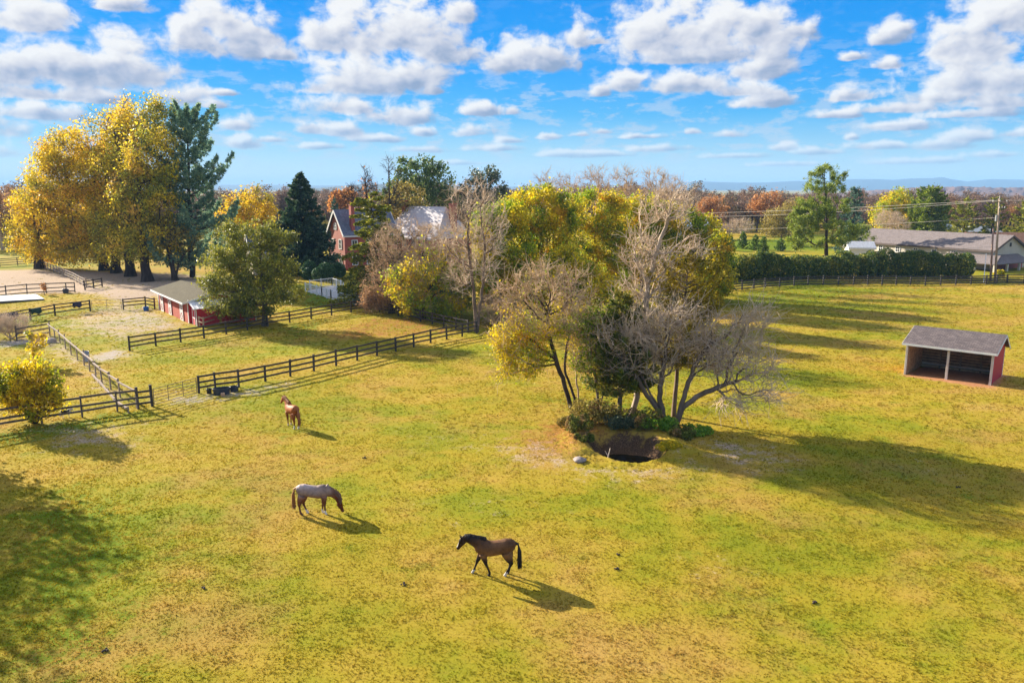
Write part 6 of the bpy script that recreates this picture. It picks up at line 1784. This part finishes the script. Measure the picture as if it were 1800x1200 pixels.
def lerp3(a, b, k): return np.array(a)[None] * (1 - k[:, None]) + np.array(b)[None] * k[:, None]


def col_bay(P, pl, mz):
    x, y, z = P.T
    k = smooth(.70, 1.42, z)
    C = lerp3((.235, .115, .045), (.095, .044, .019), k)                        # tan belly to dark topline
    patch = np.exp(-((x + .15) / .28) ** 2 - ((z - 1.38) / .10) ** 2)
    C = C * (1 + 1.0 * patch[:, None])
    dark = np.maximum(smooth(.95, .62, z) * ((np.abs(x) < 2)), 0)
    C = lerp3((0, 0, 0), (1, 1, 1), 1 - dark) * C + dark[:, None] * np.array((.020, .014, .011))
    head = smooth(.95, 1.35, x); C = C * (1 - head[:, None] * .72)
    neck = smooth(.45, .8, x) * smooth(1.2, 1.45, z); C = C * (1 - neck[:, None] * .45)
    sock = (z < .17) & (((x > .4) & (y < 0)) | ((x < 0) & (y > 0)))
    C[sock] = (.6, .55, .48)
    ed = np.linalg.norm((P - (pl + (mz - pl) * .55)) * (1, 1.6, 1), axis=1)
    C[(np.abs(y) < .028) & (x > pl[0] + .1) & (z > mz[2] + .1) & (z < pl[2] - .16)] = (.6, .56, .5)
    return C


def col_roan(P, pl, mz):
    x, y, z = P.T
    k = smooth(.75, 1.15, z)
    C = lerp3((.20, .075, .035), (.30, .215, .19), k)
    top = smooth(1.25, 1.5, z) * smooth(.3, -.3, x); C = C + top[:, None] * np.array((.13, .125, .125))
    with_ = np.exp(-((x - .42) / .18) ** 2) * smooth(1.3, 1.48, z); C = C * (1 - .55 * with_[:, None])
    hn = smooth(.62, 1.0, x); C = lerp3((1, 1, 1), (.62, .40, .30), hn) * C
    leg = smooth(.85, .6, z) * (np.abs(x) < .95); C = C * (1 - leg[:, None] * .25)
    sock = (z < .2) & (((x < 0) & (y > 0)) | ((x > 0) & (y < 0)) | ((x > 0) & (y > 0)))
    C[sock & (np.abs(x) < .9)] = (.66, .60, .54)
    return C


def col_chest(P, pl, mz):
    x, y, z = P.T
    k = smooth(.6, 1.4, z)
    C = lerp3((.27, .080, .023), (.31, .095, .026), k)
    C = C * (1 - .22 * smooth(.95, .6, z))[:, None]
    C[(z < .26) & (x < 0)] = (.72, .66, .58); C[(z < .16) & (x > 0)] = (.6, .5, .42)
    f = (np.abs(y) < .035) & (x > pl[0] + .06) & (z < pl[2] - .02); C[f] = (.72, .66, .6)
    return C


# walking dark bay: local +x is its heading (screen left)
hx, hy = -.72, 29.2
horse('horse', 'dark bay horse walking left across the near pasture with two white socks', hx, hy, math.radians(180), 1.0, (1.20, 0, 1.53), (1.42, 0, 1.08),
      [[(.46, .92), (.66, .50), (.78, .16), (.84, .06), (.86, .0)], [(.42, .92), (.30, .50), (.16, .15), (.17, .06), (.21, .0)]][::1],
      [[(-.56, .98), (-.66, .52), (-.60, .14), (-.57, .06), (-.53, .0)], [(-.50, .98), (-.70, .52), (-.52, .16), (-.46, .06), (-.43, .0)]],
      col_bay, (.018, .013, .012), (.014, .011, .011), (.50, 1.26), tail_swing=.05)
# grazing roan
gx2, gy2 = -9.15, 34.95
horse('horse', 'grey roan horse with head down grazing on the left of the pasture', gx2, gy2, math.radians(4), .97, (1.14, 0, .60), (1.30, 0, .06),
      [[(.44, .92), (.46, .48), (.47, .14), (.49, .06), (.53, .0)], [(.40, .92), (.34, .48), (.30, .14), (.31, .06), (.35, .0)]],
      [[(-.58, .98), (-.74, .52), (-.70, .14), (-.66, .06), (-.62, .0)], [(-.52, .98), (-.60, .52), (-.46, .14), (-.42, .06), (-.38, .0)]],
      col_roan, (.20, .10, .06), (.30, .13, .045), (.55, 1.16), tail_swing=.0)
# standing chestnut seen from behind
cx2, cy2 = -14.15, 49.35
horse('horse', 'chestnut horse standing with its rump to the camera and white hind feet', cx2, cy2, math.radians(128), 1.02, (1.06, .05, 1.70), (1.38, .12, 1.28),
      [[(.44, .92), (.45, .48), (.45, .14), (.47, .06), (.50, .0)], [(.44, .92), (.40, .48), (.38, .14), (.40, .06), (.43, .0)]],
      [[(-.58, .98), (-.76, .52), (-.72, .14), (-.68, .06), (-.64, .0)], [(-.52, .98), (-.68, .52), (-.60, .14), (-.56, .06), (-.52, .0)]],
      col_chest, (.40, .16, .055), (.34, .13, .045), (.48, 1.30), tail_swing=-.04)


def col_dog(P, pl, mz):
    x, y, z = P.T
    C = lerp3((.75, .72, .68), (.03, .027, .025), smooth(.95, 1.12, z) * (x < .6))
    return C


x, y = G(113, 738)
horse('small_dog', 'little black and white dog standing under the fence beside the yellow shrub', x, y + .3, math.radians(15), .36, (.98, 0, 1.62), (1.28, 0, 1.42),
      [[(.44, .92), (.45, .48), (.45, .14), (.47, .06), (.50, .0)], [(.44, .92), (.40, .48), (.38, .14), (.40, .06), (.43, .0)]],
      [[(-.58, .98), (-.72, .46), (-.66, .14), (-.62, .06), (-.56, .0)], [(-.52, .98), (-.62, .46), (-.54, .14), (-.50, .06), (-.44, .0)]],
      col_dog, (.7, .66, .6), (.7, .68, .64), (.50, 1.26), cat='dog')
